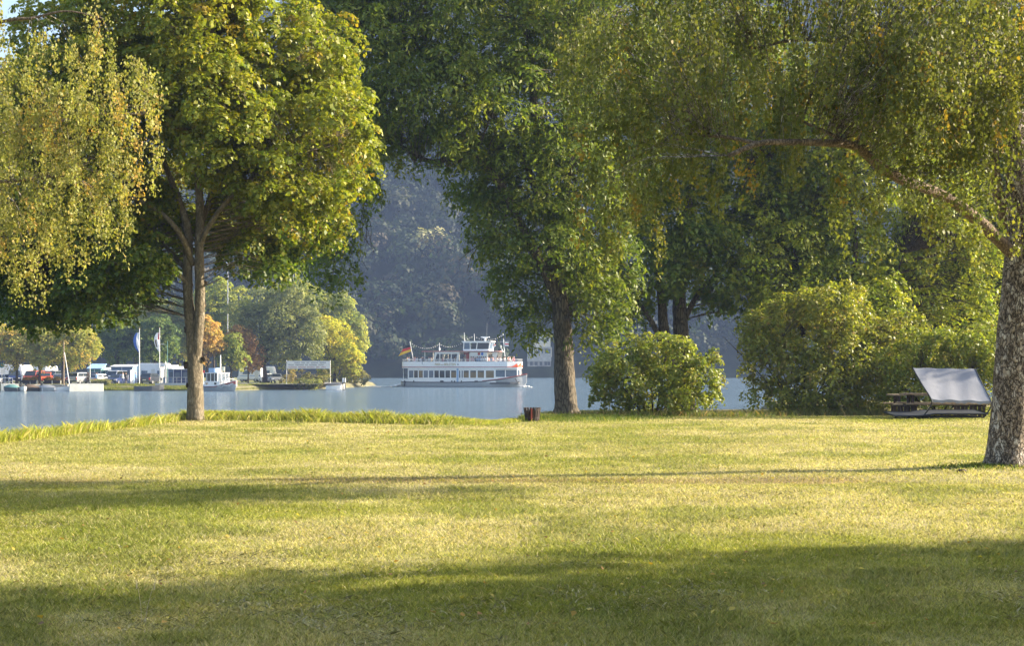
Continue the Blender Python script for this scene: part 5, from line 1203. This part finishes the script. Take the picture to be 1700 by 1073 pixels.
post('lamp_post', 'white lamp post beside the person in brown', 'lamp post', 149.5, 594, 636, 206, .06, 'white', lambda r, H: MB().box((-.12, 0, H), (.4, .16, .08)).build('lamp_head', M['white'], r))
post('lamp_post', 'thin green lamp post right of the second flagpole', 'lamp post', 278, 566, 636, 206, .05, 'greentent', lambda r, H: [MB().tube([(0, 0, H * .9), (-.7, 0, H * .93)], .025, 5).build('bracket', M['greentent'], r), MB().box((-.75, 0, H * .92), (.4, .2, .1)).build('lamp_head', M['steel'], r)])
post('mooring_pole', 'dark upright mooring pole in front of the rightmost quay tree', 'pole', 106, 568, 640, 199, .09, 'wood')
post('mooring_pole', 'white slender pole leaning against the dark mooring pole', 'pole', 116, 585, 643, 198, .06, 'white', lean=-9)
post('radio_mast', 'tall white lattice mast rising behind the launch and trees', 'mast', 378, 434, 560, 250, .10, 'steel', lambda r, H: [MB().box((0, 0, H * .98), (.5, .3, .3)).build('antenna_head', M['white'], r)] + [MB().box((.14, 0, H * k), (.04, .1, .5)).build('bracket', M['white'], r) for k in (.5, .6, .7, .8)])
post('radio_mast', 'thin mast poking above the yellow green tree tops', 'mast', 487, 452, 500, 262, .06, 'steel')
post('sign_column', 'white rectangular sign column between the striding person and left flagpole', 'sign', 219, 636, 637, 206, .03, 'white', lambda r, H: MB().box((0, 0, 1.0), (.50, .14, 1.9), Matrix.Rotation(.7, 3, 'Z')).build('panel', M['white'], r))
post('sign_column', 'white information board at the foot of the right flagpole', 'sign', 269.5, 610, 636, 205, .04, 'white', lambda r, H: MB().box((0, 0, H - .75), (.52, .06, 1.5), Matrix.Rotation(.7, 3, 'Z')).build('panel', M['white'], r))
post('sign_column', 'pair board with brown top beside the green lamp post', 'sign', 275, 600, 636, 207, .07, 'white', lambda r, H: [MB().box((0, 0, H * .55), (.26, .06, 1.9)).build('panel', M['whiteconc'], r), MB().box((-.5, 0, H * .72), (.5, .06, .2)).build('arrow_board', M['c_brown'], r)])
post('traffic_mirror', 'round dark traffic mirror at the far left edge of the quay', 'mirror', 3, 606, 636, 206, .04, 'steel', lambda r, H: MB().wheel((0, -.06, H - .1), .36, .06, n=16).build('mirror_disc', M['greentent'], r))
post('road_sign', 'white road sign left of the slanting willow trunk', 'sign', 434.5, 612, 634, 213, .04, 'steel', lambda r, H: MB().box((0, -.05, H - .6), (.36, .04, 1.3), Matrix.Rotation(.7, 3, 'Z')).build('panel', M['white'], r))
for i, (px, w_, lab, zt) in enumerate([(45, 1.1, 'planter box with orange flowers, leftmost, beside the first quay tree', 0), (56.5, .9, 'planter box with orange flowers just left of the middle quay tree trunk', 0), (81, 1.1, 'planter box with gold flowers in front of the orange van', 0), (95, 1.1, 'planter box with gold flowers next to the rightmost quay tree trunk', 0)]):
    b = at(px, 637, 204); r = thing('flower_planter', lab, 'planter', (b.x, 204, Zb), group='flower planters on the quay')
    MB().box((0, 0, .32), (w_ * .9, .7, .64), taper=1.1).build('box', M['darkwood'], r); MB().box((w_ * .52, 0, .3), (.12, .72, .6)).build('end_board', M['whiteconc'], r)
    q = np.random.default_rng(300 + i); n = 420; d = norm(q.normal(0, 1, (n, 3))); d[:, 2] = np.abs(d[:, 2])
    leaves('flowers', d * np.array([w_ * .6, .4, .48]) * q.uniform(.7, 1.1, (n, 1)) + np.array([0, 0, .62]), d + q.normal(0, .5, d.shape), q.normal(0, 1, d.shape), q.uniform(.1, .18, n), q.uniform(.1, .16, n),
        palette(n, [(.55, .25, .04), (.45, .33, .06), (.16, .18, .04)], [3 - (i > 1), 2 + (i > 1), 2], q), LF, r)
def railing(label, px0, px1, py0, py1, Y, n, mat='steel'):
    a, b = at(px0, py1, Y), at(px1, py1, Y); h = at(px0, py0, Y).z - a.z; r = thing('railing', label, 'railing', a); L_ = b.x - a.x
    mb = MB()
    for k in range(n): mb.tube([(L_ * k / (n - 1), 0, 0), (L_ * k / (n - 1), 0, h)], .03, 5)
    mb.build('posts', M[mat], r); MB().tube([(0, 0, h), (L_, 0, h)], .035, 5).tube([(0, 0, h * .5), (L_, 0, h * .5)], .025, 5).build('handrail', M[mat], r)
railing('steel railing along the gangway left of the maple trunk', 271, 316, 627, 637, 203, 7)
railing('hooped steel railing on the pontoon at the far left', 2, 21, 628, 640, 200, 4, 'white')
railing('low landing railing in front of the big board', 478, 546, 622, 634, 211, 7, 'wood')
MB_g = MB().box((0, 0, 0), (4.6, 1.0, .14)).box((0, -.5, .1), (4.6, .04, .2))
gw_ = thing('gangway', 'long grey gangway plank resting on the bank left of the maple trunk', 'gangway', at(286, 639, 199.5)); MB_g.build('deck', M['steel'], gw_)
# boats and pontoons
def pontoon(label, px0, px1, zt, Y, D, mat, z0=WZ - .3):
    a, b = at(px0, 640, Y), at(px1, 640, Y); r = thing('pontoon', label, 'pontoon', ((a.x + b.x) / 2, Y, WZ), math.radians(20)); W = (b.x - a.x) * .97
    MB().box((0, 0, (zt - .3) / 2), (W, D, zt + .3)).build('float', M[mat], r, bevel=.04)
    MB().box((0, 0, zt + .03), (W * 1.01, D * 1.02, .06)).build('deck', M['whiteconc' if mat != 'darkgrey' else 'steel'], r)
    for s in (-1, 1): MB().tube([(s * W * .45, -D * .42, zt), (s * W * .45, -D * .42, zt + .22)], .06, 6).build('bollard', M['darksteel'], r)
pontoon('long bright white pontoon block at the water edge below the reeds', 115, 171, .98, 196.5, 1.6, 'whiteconc')
pontoon('short white pontoon at the far left with hooped railing', 2, 31, .95, 197.5, 1.6, 'whiteconc')
mb = MB(); a = at(20, 640, 199.4); b = at(113, 640, 199.4)
qw = thing('quay_wall', 'dark grey quay wall behind the small moored boats', 'wall', ((a.x + b.x) / 2, 199.4, WZ)); MB().box((0, 0, .13), (b.x - a.x, .5, 1.5)).build('wall', M['stone'], qw); MB().box((0, 0, .86), (b.x - a.x + .1, .6, .1)).build('coping', M['concrete'], qw)
def dinghy(label, px, Y, L, rz, hullm, coverm=None, outboard=False, B=1.4, H_=.55, name='small_boat', screenm=False):
    b = at(px, 650, Y); r = thing(name, label, 'boat', (b.x, Y, WZ), math.radians(rz)); secs = []
    for t, w, z0, z1 in ((0, .78, -.05, H_ * .9), (.3, 1, -.12, H_ * .85), (.6, .95, -.12, H_ * .95), (.85, .55, -.05, H_ * 1.15), (1.0, .05, .25, H_ * 1.35)):
        x = -L / 2 + L * t; hb = B / 2 * w; secs.append([(x, -hb, z1), (x, -hb * .85, z0 + .1), (x, 0, z0 - .08), (x, hb * .85, z0 + .1), (x, hb, z1), (x, hb * .9, z1 - .03), (x, 0, z1 - .3 if t < .8 else z1 - .05), (x, -hb * .9, z1 - .03)])
    MB().loft(secs).build('hull', M[hullm], r, smooth=False)
    if coverm:
        cs = []
        for t, w, h in ((0.02, .8, .1), (.3, 1.02, .38), (.6, .97, .42), (.86, .56, .2)):
            x = -L / 2 + L * t; hb = B / 2 * w; zt = H_ * (.9 + .2 * t); cs.append([(x, -hb, zt), (x, -hb * .5, zt + h * .8), (x, 0, zt + h), (x, hb * .5, zt + h * .8), (x, hb, zt)])
        MB().loft(cs, False, closed=False).build('cover', M[coverm], r, smooth=True)
    if outboard:
        MB().box((-L / 2 - .15, 0, H_ + .35), (.3, .3, .4)).box((-L / 2 - .15, 0, H_ - .1), (.12, .12, .6)).build('outboard_motor', M['darksteel'], r)
    if screenm:
        MB().add([(L * .1, -B * .38, H_ + .35), (L * .1, B * .38, H_ + .35), (L * .22, B * .3, H_), (L * .22, -B * .3, H_)], [(0, 1, 2, 3)]).build('windscreen', M['glass2'], r)
    return r
dinghy('small boat with a bright green cover beside the far left pontoon', 19, 195.2, 2.6, 160, 'darkgrey', 'greentent', B=1.2)
dinghy('grey boat with white nose moored at the quay wall, next to the green covered boat', 37, 195.6, 2.6, -60, 'offwhite', None, True, B=1.3)
dinghy('black hulled covered boat at the quay wall', 50, 196.0, 3.0, 175, 'black', 'c_brown', B=1.4)
dinghy('black boat with a white cover strap, second of the dark pair', 62, 196.2, 2.6, 15, 'darkcar', 'c_beige', True)
dinghy('grey covered boat left of the white rowing boat', 77, 196.0, 3.0, 170, 'silver', 'steel', B=1.5)
dinghy('white motor dinghy with raised bow touching the long white pontoon', 97, 196.2, 4.2, 8, 'white', None, True, B=1.5, H_=.6, screenm=True)
dinghy('dark skiff drawn up on the bank left of the maple trunk', 248, 197.6, 4.0, 8, 'darkgrey', None, B=1.5, H_=.75, name='skiff')
mo = dinghy('white open motor boat with grey cover moored beneath the big board', 557, 206, 2.7, 0, 'white', 'darkgrey', B=1.5, H_=.7)
for x in (.95, 1.25):
    pr = thing('mooring_post', 'white topped mooring post at the right end of the motor boat', 'post', mo.location + Vector((x + .2, -.5, 0)), group='white topped mooring posts'); MB().tube([(0, 0, -.5), (0, 0, 1.15)], .09, 8).build('pile', M['darkgrey'], pr); MB().tube([(0, 0, 1.15), (0, 0, 1.75)], .10, 8).build('cap', M['white'], pr)

# passenger launch beside the maple trunk
LY = 196.5; lb = at(366, 650, LY)
la = thing('passenger_launch', 'small launch with wheelhouse, white cabin and red wave pattern on its bow', 'boat', (lb.x - .2, LY, WZ), math.radians(-40))
secs = []
for x, hb, zt in ((-3.6, 1.0, 1.15), (-3.0, 1.35, .95), (-1.0, 1.5, .70), (.8, 1.5, .72), (2.2, 1.2, 1.0), (3.1, .65, 1.3), (3.7, .06, 1.55)):
    k = .78 if x < 2 else .6
    secs.append([(x, -hb, zt), (x, -hb * (k + .12), zt * .5), (x - (.35 if x > 2.9 else 0), -hb * k, -.1), (x - (.5 if x > 2.9 else 0), 0, -.35), (x - (.35 if x > 2.9 else 0), hb * k, -.1), (x, hb * (k + .12), zt * .5), (x, hb, zt)])
lh = MB().loft(secs).build('hull', M['greypaint'], la)
for s in (-1, 1):
    vs = []; n_ = len(secs)
    for q in secs: a, b_ = Vector(q[0]), Vector(q[1]); vs += [(a.x, s * (abs(a.y) + .02), a.z), (b_.x, s * (abs(b_.y) + .02), a.z * .62)]
    MB().add(vs, [(2 * i, 2 * i + 2, 2 * i + 3, 2 * i + 1) for i in range(n_ - 1)]).build('red_band', M['oxide'], lh)
    MB().tube([(q[0][0], s * (abs(q[0][1]) + .03), q[0][2]) for q in secs], .05, 5).build('gunwale', M['white'], lh)
    for zz in (.0, .16):
        pts = []
        for i in range(16):
            x = 1.4 + i * .14; 
            hb = np.interp(x, [.8, 2.2, 3.1, 3.7], [1.5, 1.2, .65, .06]); zt = np.interp(x, [.8, 2.2, 3.1, 3.7], [.72, 1.0, 1.3, 1.55]); pts.append((x, s * (hb * .98 + .05), zt * .62 + zz + .1 * math.sin(i * 1.0)))
        MB().tube(pts, .028, 5).build('wave_line', M['white'], lh)
MB().vprism([(-3.4, -1.0), (-1, -1.35), (1.5, -1.3), (2.9, -.5), (2.9, .5), (1.5, 1.3), (-1, 1.35), (-3.4, 1.0)], .60, .68).build('deck', M['darkgrey'], la)
cb = MB(); cb.box((-.2, 0, 1.02), (3.4, 2.2, .72)); cb.build('cabin', M['white'], la, bevel=.04)
wl = MB()
wl.box((-.3, 0, 2.52), (2.6, 2.2, .09))
for x in (-1.4, -.55, .3, .9):
    for s in (-1, 1): wl.box((x, s * .98, 1.9), (.11, .08, 1.2))
for y in (-.35, .35): wl.box((.92, y, 1.9), (.08, .08, 1.2)); wl.box((-1.42, y, 1.9), (.08, .08, 1.2))
wlo = wl.build('wheelhouse', M['white'], la)
for x, w_ in ((-.98, .74), (-.13, .74), (.6, .5)):
    for s in (-1, 1): MB().box((x, s * .98, 1.92), (w_, .03, 1.06)).build('pane', M['glass'], wlo)
for y in (-.66, 0, .66): MB().box((.93, y, 1.92), (.03, .54, 1.06)).build('pane', M['glass2'], wlo)
MB().box((.6, -1.11, 1.05), (.5, .03, .3)).build('cabin_window', M['glass'], la); MB().box((-1.3, -1.11, 1.05), (.5, .03, .3)).build('cabin_window', M['glass'], la)
MB().tube([(.2, .1, 2.5), (.2, .1, 5.0)], [.10, .06], 8).build('mast', M['white'], la)
MB().box((.75, .2, 3.1), (.5, .06, .55)).tube([(.55, .2, 2.5), (.55, .2, 3.0)], .03, 5).tube([(.95, .2, 2.5), (.95, .2, 3.0)], .03, 5).build('roof_board', M['plate'], la)
MB().box((-.9, 0, 2.9), (1.2, 1.2, .6)).build('roof_locker', M['lightblue'], la)
MB().tube([(-3.4, 0, 1.0), (-3.5, 0, 2.6)], .035, 5).build('stern_staff', M['white'], la); MB().box((-3.4, 0, 2.7), (.3, .05, .35)).build('stern_flag', M['flagred'], la)
MB().tube([(1.6, -1, 1.0), (1.6, -1, 1.75), (2.8, -.5, 1.95), (3.4, 0, 2.1)], .03, 5).tube([(1.6, 1, 1.0), (1.6, 1, 1.75), (2.8, .5, 1.95), (3.4, 0, 2.1)], .03, 5).build('bow_rail', M['darksteel'], la)
MB().box((2.0, 0, 1.7), (1.1, 1.2, .06)).box((2.0, 0, 1.2), (.1, .1, 1.0)).build('deck_table', M['white'], la)

# big board on posts
Yg = 211.0; g0 = at(512, 620, Yg); bo = thing('landing_board', 'long white notice board on posts with three lines of small lettering', 'sign', (g0.x, Yg, Zb))
zt, zb_ = at(0, 600, Yg).z - Zb, at(0, 612, Yg).z - Zb; wd = 71 * Yg / F
MB().box((0, 0, (zt + zb_) / 2), (wd, .06, zt - zb_)).build('panel', M['c_lilac' if False else 'offwhite'], bo)
fr = MB(); fr.box((0, 0, zt + .03), (wd + .1, .1, .06)); fr.box((0, 0, zb_ - .03), (wd + .1, .1, .06)); fr.build('frame', M['steel'], bo)
for s in (-1, 1): MB().tube([(s * (wd / 2 + .06), 0, 0), (s * (wd / 2 + .06), 0, zt + .15)], .06, 6).build('post', M['steel'], bo)
rw = random.Random(12)
for row_, m_ in ((0, 'navy'), (1, 'darkgrey'), (2, 'oxide')):
    x = -wd / 2 + .25 + (.9 if row_ == 0 else 0); lt = MB(); z_ = zt - .22 - row_ * .33
    while x < wd / 2 - (.3 if row_ == 0 else 1.2):
        for _ in range(rw.randint(3, 9)):
            lt.box((x, -.045, z_), (.05, .015, .16)); 
            if rw.random() < .7: lt.box((x + .04, -.045, z_ + rw.choice([-.07, 0, .07])), (.08, .015, .035))
            x += .14
        x += .2
    lt.build('lettering', M[m_], bo)['kind'] = 'stuff'

# houses across the river
def house(label, px, Y, zb, parts, roof=True, rz=0):
    b = at(px, 628, Y); r = thing('house', label, 'house', (b.x, Y, zb), rz); return r
Yh = 432.0; s_ = Yh / F
hb_ = at(895, 613, Yh); ho = thing('riverside_house', 'white villa with square tower and glazed verandah above a stone base', 'house', (hb_.x, Yh, WZ + .5))
z_ = lambda py: (at(0, py, Yh).z - (WZ + .5))
xx_ = lambda px: (px - 895) * s_
MB().box((xx_(895), 2.5, z_(600) / 2), (xx_(915) - xx_(876), 8, z_(600))).build('stone_base', M['stone'], ho)
MB().box((xx_(895), -1.6, (z_(587) + z_(593)) / 2), (xx_(915) - xx_(876), .25, z_(587) - z_(593))).build('balustrade', M['concrete'], ho)
MB().box((xx_(895), 2.5, z_(593) / 2 + z_(600) / 2), (xx_(915) - xx_(875), 8.4, z_(593) - z_(600))).build('terrace', M['concrete'], ho)
MB().box((xx_(902), 2.0, (z_(578) + z_(593)) / 2), (xx_(915) - xx_(887), 6, z_(578) - z_(593))).build('verandah_wall', M['cream'], ho)
for px0, px1 in ((893, 896), (899, 902), (904, 914)): MB().box(((xx_(px0) + xx_(px1)) / 2, -1.02, (z_(580) + z_(588)) / 2), (xx_(px1) - xx_(px0), .06, z_(580) - z_(588))).build('window', M['glass2'], ho)
MB().box((xx_(895), 1.5, z_(577.5)), (xx_(916) - xx_(875), 7.6, .35)).build('verandah_roof', M['concrete'], ho)
for px in (876.5, 886): MB().box((xx_(px), -1.5, (z_(578) + z_(593)) / 2), (.25, .25, z_(578) - z_(593))).build('column', M['white'], ho)
MB().box((xx_(900), 3, (z_(555) + z_(578)) / 2), (xx_(915) - xx_(887), 5, z_(555) - z_(578))).build('tower', M['cream'], ho)
tx0, tx1 = xx_(887), xx_(915)
MB().add([(tx0 - .9, 0, z_(555)), (tx1 + .9, 0, z_(555)), (tx1 + .9, 6, z_(555)), (tx0 - .9, 6, z_(555)), ((tx0 + tx1) / 2 - .8, 3, z_(547)), ((tx0 + tx1) / 2 + .8, 3, z_(547))], [(3, 2, 1, 0), (0, 1, 5, 4), (1, 2, 5), (2, 3, 4, 5), (3, 0, 4)]).build('roof', M['roof'], ho)
for px in (894, 901.5, 909): 
    w_ = MB().box((xx_(px), .46, z_(563.5)), (.75, .1, 1.35)).build('window', M['glass'], ho); fr = MB()
    fr.box((0, 0, .75), (1.05, .14, .14)); fr.box((0, 0, -.75), (1.05, .14, .14)); fr.box((-.45, 0, 0), (.14, .14, 1.4)); fr.box((.45, 0, 0), (.14, .14, 1.4)); fr.build('frame', M['white'], w_, loc=(xx_(px), .44, z_(563.5)))
for px in (882, 890, 898, 906, 911): MB().box((xx_(px), -1.53, z_(604)), (.8, .06, 1.1)).build('window', M['darkgrey'], ho)
for i, (px, py, Y, w_, h_, lab) in enumerate([(1150, 530, 470, 9, 6, 'pale house on the far slope between the two stems and the ash'), (1196, 566, 450, 6, 3.5, 'small grey house low on the far slope right of the two stemmed tree'), (1222, 526, 476, 9, 6, 'pale gabled house on the far slope above the gap of open water'), (1222, 580, 446, 5, 3, 'low shed by the far shore above the gap of open water')]):
    b = at(px, py, Y); g_z = float(hill_z(b.x, Y)); zz = min(b.z, g_z + 4); r = thing('village_house', lab, 'house', (b.x, Y - 6, b.z - h_))
    MB().box((0, 0, h_ / 2 - 6), (w_, 7, h_ + 12)).build('wall', M['cream' if i % 2 == 0 else 'concrete'], r)
    MB().add([(-w_ / 2 - .4, -3.9, h_), (w_ / 2 + .4, -3.9, h_), (w_ / 2 + .4, 3.9, h_), (-w_ / 2 - .4, 3.9, h_), (-w_ / 2 - .4, 0, h_ + 2.2), (w_ / 2 + .4, 0, h_ + 2.2)], [(3, 2, 1, 0), (0, 1, 5, 4), (2, 3, 4, 5), (0, 4, 3), (1, 2, 5)]).build('roof', M['roof'], r)
    for k in range(3): MB().box((-w_ / 3 + k * w_ / 3, -3.53, h_ * .55), (.8, .06, 1.2)).build('window', M['glass2'], r)

# ------------------------------------------------------------------ things on the lawn
def gz(x, y): return float(ground(np.array([x]), np.array([y]))[0])
# picnic set
Yp = 48.2; pc = at(1567, 690, Yp); pz = gz(pc.x, Yp)
pt = thing('picnic_table', 'long wooden picnic table with attached benches and dark legs behind the grey canopy', 'picnic table', (pc.x, Yp, pz), math.radians(-2))
Lp = 2.85
for k in range(5): MB().box((0, -.30 + k * .15, .79), (Lp, .135, .05)).build('top_board', M['wood'], pt, bevel=.008)
for s in (-1, 1):
    for k in range(2): MB().box((0, s * (.66 + k * .15), .47), (Lp, .135, .05)).build('seat_board', M['wood'], pt, bevel=.008)
    for q in (-1, 1):
        MB().box((s * (Lp / 2 - .30), q * .28, .39), (.10, .09, .80)).build('leg', M['darkwood'], pt)
    MB().box((s * (Lp / 2 - .30), 0, .42), (.10, 1.7, .08)).box((s * (Lp / 2 - .30), 0, .74), (.10, .7, .06)).box((s * (Lp / 2 - .30), -.72, .22), (.08, .08, .44)).box((s * (Lp / 2 - .30), .72, .22), (.08, .08, .44)).build('cross_frame', M['darkwood'], pt)
pt2 = copy_tree(pt); pt2.location = (pc.x + .25, Yp + 2.6, gz(pc.x, Yp + 2.6)); pt2['label'] = 'second wooden picnic table, farther back and mostly hidden by the first'
# canopied lounger
Yu = 46.6; uc = at(1580, 692, Yu); uz = gz(uc.x, Yu)
lo = thing('canopy_lounger', 'low double sun lounger with tilted grey fabric canopy on a curved frame', 'sun lounger', (uc.x, Yu, uz))
q = lambda px, py, dy: Vector((at(px, py, Yu + dy).x - uc.x, dy, at(px, py, Yu + dy).z - uz))
A, B, C_, D_ = q(1515, 611, .75), q(1619, 613, .75), q(1645, 666, -.75), q(1546, 663, -.75)
mb = MB(); N1, N2 = 16, 12; g = []
nn_ = (B - A).cross(D_ - A).normalized()
for j in range(N2 + 1):
    for i in range(N1 + 1):
        u, v_ = i / N1, j / N2; p = A.lerp(B, u).lerp(D_.lerp(C_, u), v_)
        g.append(p - nn_ * (.05 * math.sin(u * math.pi) * math.sin(v_ * math.pi) + .012 * math.sin(u * 19 + v_ * 5)) * (-1) + Vector((0, 0, -.02 * math.sin(u * math.pi * 3) ** 2 if v_ > .95 else 0)))
mb.v = g + [p + nn_ * .012 for p in g]; o = len(g)
for j in range(N2):
    for i in range(N1): a = j * (N1 + 1) + i; mb.f += [(a, a + 1, a + N1 + 2, a + N1 + 1), (o + a + N1 + 1, o + a + N1 + 2, o + a + 1, o + a)]; mb.m += [0, 0]
can = mb.build('canopy', M['canopy'], lo, smooth=True)
vl = MB(); lw_ = []
for i in range(N1 + 1):
    p = g[N2 * (N1 + 1) + i]; lw_ += [p, p + Vector((0, -.01, -.085 + .018 * math.cos(i * math.pi / 1.0)))]
vl.add(lw_, [(2 * i, 2 * i + 2, 2 * i + 3, 2 * i + 1) for i in range(N1)]).build('valance', M['canopy'], can)
for (top, px2) in ((D_, 1530), (C_, 1632)):
    e = q(px2, 695, -.55); m1 = top + Vector((.0, 0, -.18)); m2 = e.lerp(top, .45) + Vector((.06, -.05, 0))
    MB().tube(smooth_path([A if top is D_ else B, top.lerp(A if top is D_ else B, .5) - nn_ * 0 + Vector((0, 0, -.02)), top, m1, m2, e], 5), .022, 8).build('curved_tube', M['darksteel'], lo)
bx0, bx1 = q(1484, 0, -.6).x, q(1638, 0, -.6).x
bed = MB(); gg = []
for j in range(7):
    for i in range(15):
        u, v_ = i / 14, j / 6; x = bx0 + (bx1 - bx0) * u; y = -.75 + 1.35 * v_
        hgt = .09 + .07 * sstep(.25, .42, u) + .02 * v_ - .04 * math.sin(u * math.pi) * math.sin(v_ * math.pi)
        gg.append((x, y, hgt + .06 * v_))
bed.v = gg + [(x, y, z - .03) for x, y, z in gg]; o = len(gg)
for j in range(6):
    for i in range(14): a = j * 15 + i; bed.f += [(a, a + 1, a + 16, a + 15), (o + a + 15, o + a + 16, o + a + 1, o + a)]; bed.m += [0, 0]
bed.build('sling_bed', M['lounger'], lo, smooth=True)
fr = MB(); fr.tube([gg[0], gg[4], gg[6], gg[14], gg[14 + 90], gg[90 + 6], gg[90 + 4], gg[90], gg[0]], .022, 8); fr.build('bed_frame', M['darksteel'], lo)
ft = MB()
for x in (bx0 + .35, bx0 + 1.1, bx1 - .25):
    for y in (-.7, .55): ft.tube([(x + .2, y, .1), (x - .02, y, -.02)], .022, 6)
ft.box(((bx0 + bx1) / 2 + .4, -.1, .05), (1.9, 1.0, .04)); ft.build('support_frame', M['black'], lo)

# litter bin
bp_ = at(883.5, 697, 44.0); bz = gz(bp_.x, 44.0)
bi = thing('litter_bin', 'small dark slatted wooden litter bin at the lawn edge left of the straight ash trunk', 'litter bin', (bp_.x, 44.0, bz))
sl_ = MB(); nS = 18
for k in range(nS):
    th = 2 * math.pi * k / nS; c, s = math.cos(th), math.sin(th); R_ = Matrix.Rotation(th, 3, 'Z')
    sl_.box((c * .235, s * .235, .24), (.022, .060, .40), R_ @ Matrix.Rotation(.13, 3, 'Y'))
sl_.build('slats', M['darkwood'], bi); MB().tube([(0, 0, .02), (0, 0, .36)], [.17, .21], 16).build('liner', M['black'], bi)
for z_r, r_r in ((.12, .225), (.36, .255)): MB().tube([(r_r * math.cos(a * math.pi / 10), r_r * math.sin(a * math.pi / 10), z_r) for a in range(21)], .010, 5).build('hoop', M['darksteel'], bi)
MB().box((-.02, -.26, .2), (.045, .02, .44)).build('post', M['oxide'], bi)
# bare twigs hanging at the gap are part of the ash; a fallen clod near the birch
cl_ = MB().ball((0, 0, 0), .06, n=8, sq=(1.4, 1, .6)).build('earth_clod', M['darkwood'], None, True); ck = at(1597, 781, 22.6); cl_.location = (ck.x, 22.6, gz(ck.x, 22.6) + .02); tag(cl_, 'small dark clod of earth on the grass left of the birch trunk', 'clod')
# ------------------------------------------------------------------ haze, sky, sun, camera
mb = MB(); mb.box((0, 430, 156.5), (1760, 1100, 321))      # x +-880, y -120..980, z -4..317
hz_o = mb.build('haze', new_mat('haze_air')[0]); tag(hz_o, kind='stuff')
nt = hz_o.data.materials[0].node_tree; out = [n for n in nt.nodes if n.type == 'OUTPUT_MATERIAL'][0]
pv = nt.nodes.new('ShaderNodeVolumePrincipled'); pv.inputs['Color'].default_value = (.41, .57, 1.0, 1); pv.inputs['Density'].default_value = HAZE; pv.inputs['Anisotropy'].default_value = .2
nt.links.new(pv.outputs[0], out.inputs['Volume'])
AZ, EL = math.radians(SUN_AZ), math.radians(SUN_EL)       # azimuth from +X towards +Y
sv = Vector((math.cos(EL) * math.cos(AZ), math.cos(EL) * math.sin(AZ), math.sin(EL)))
sl = bpy.data.lights.new('sun', 'SUN'); sl.energy = SUN_E; sl.angle = math.radians(.53); sl.color = (1, .87, .66)
so = bpy.data.objects.new('sun', sl); COL.objects.link(so); so.rotation_euler = sv.to_track_quat('Z', 'Y').to_euler(); so.location = (60, 10, 60)
w = bpy.data.worlds.new('World'); SC.world = w; w.use_nodes = True
nt = w.node_tree; sky = nt.nodes.new('ShaderNodeTexSky'); sky.sky_type = 'NISHITA'; sky.sun_disc = False
sky.sun_elevation = EL; sky.sun_rotation = math.pi / 2 - AZ; sky.air_density = 1.2; sky.dust_density = 3.0; sky.ozone_density = .7
bg = nt.nodes['Background']; bg.inputs['Strength'].default_value = SKY_E
nt.links.new(sky.outputs[0], bg.inputs['Color'])
cd = bpy.data.cameras.new('camera'); co = bpy.data.objects.new('camera', cd); COL.objects.link(co); SC.camera = co
cd.sensor_width = 36; cd.lens = 36 * F / 1700; cd.clip_end = 4000; cd.clip_start = .1
co.location = (0, 0, CZ); co.rotation_euler = (math.pi / 2, 0, 0); cd.shift_y = (HY - 536.5) / 1700
SC.view_settings.view_transform = 'Standard'; SC.view_settings.look = 'None'; SC.view_settings.gamma = 1; SC.view_settings.exposure = EXPO
SC.cycles.max_bounces = 6; SC.cycles.transmission_bounces = 4; SC.cycles.diffuse_bounces = 3; SC.cycles.glossy_bounces = 2; SC.cycles.volume_bounces = 0
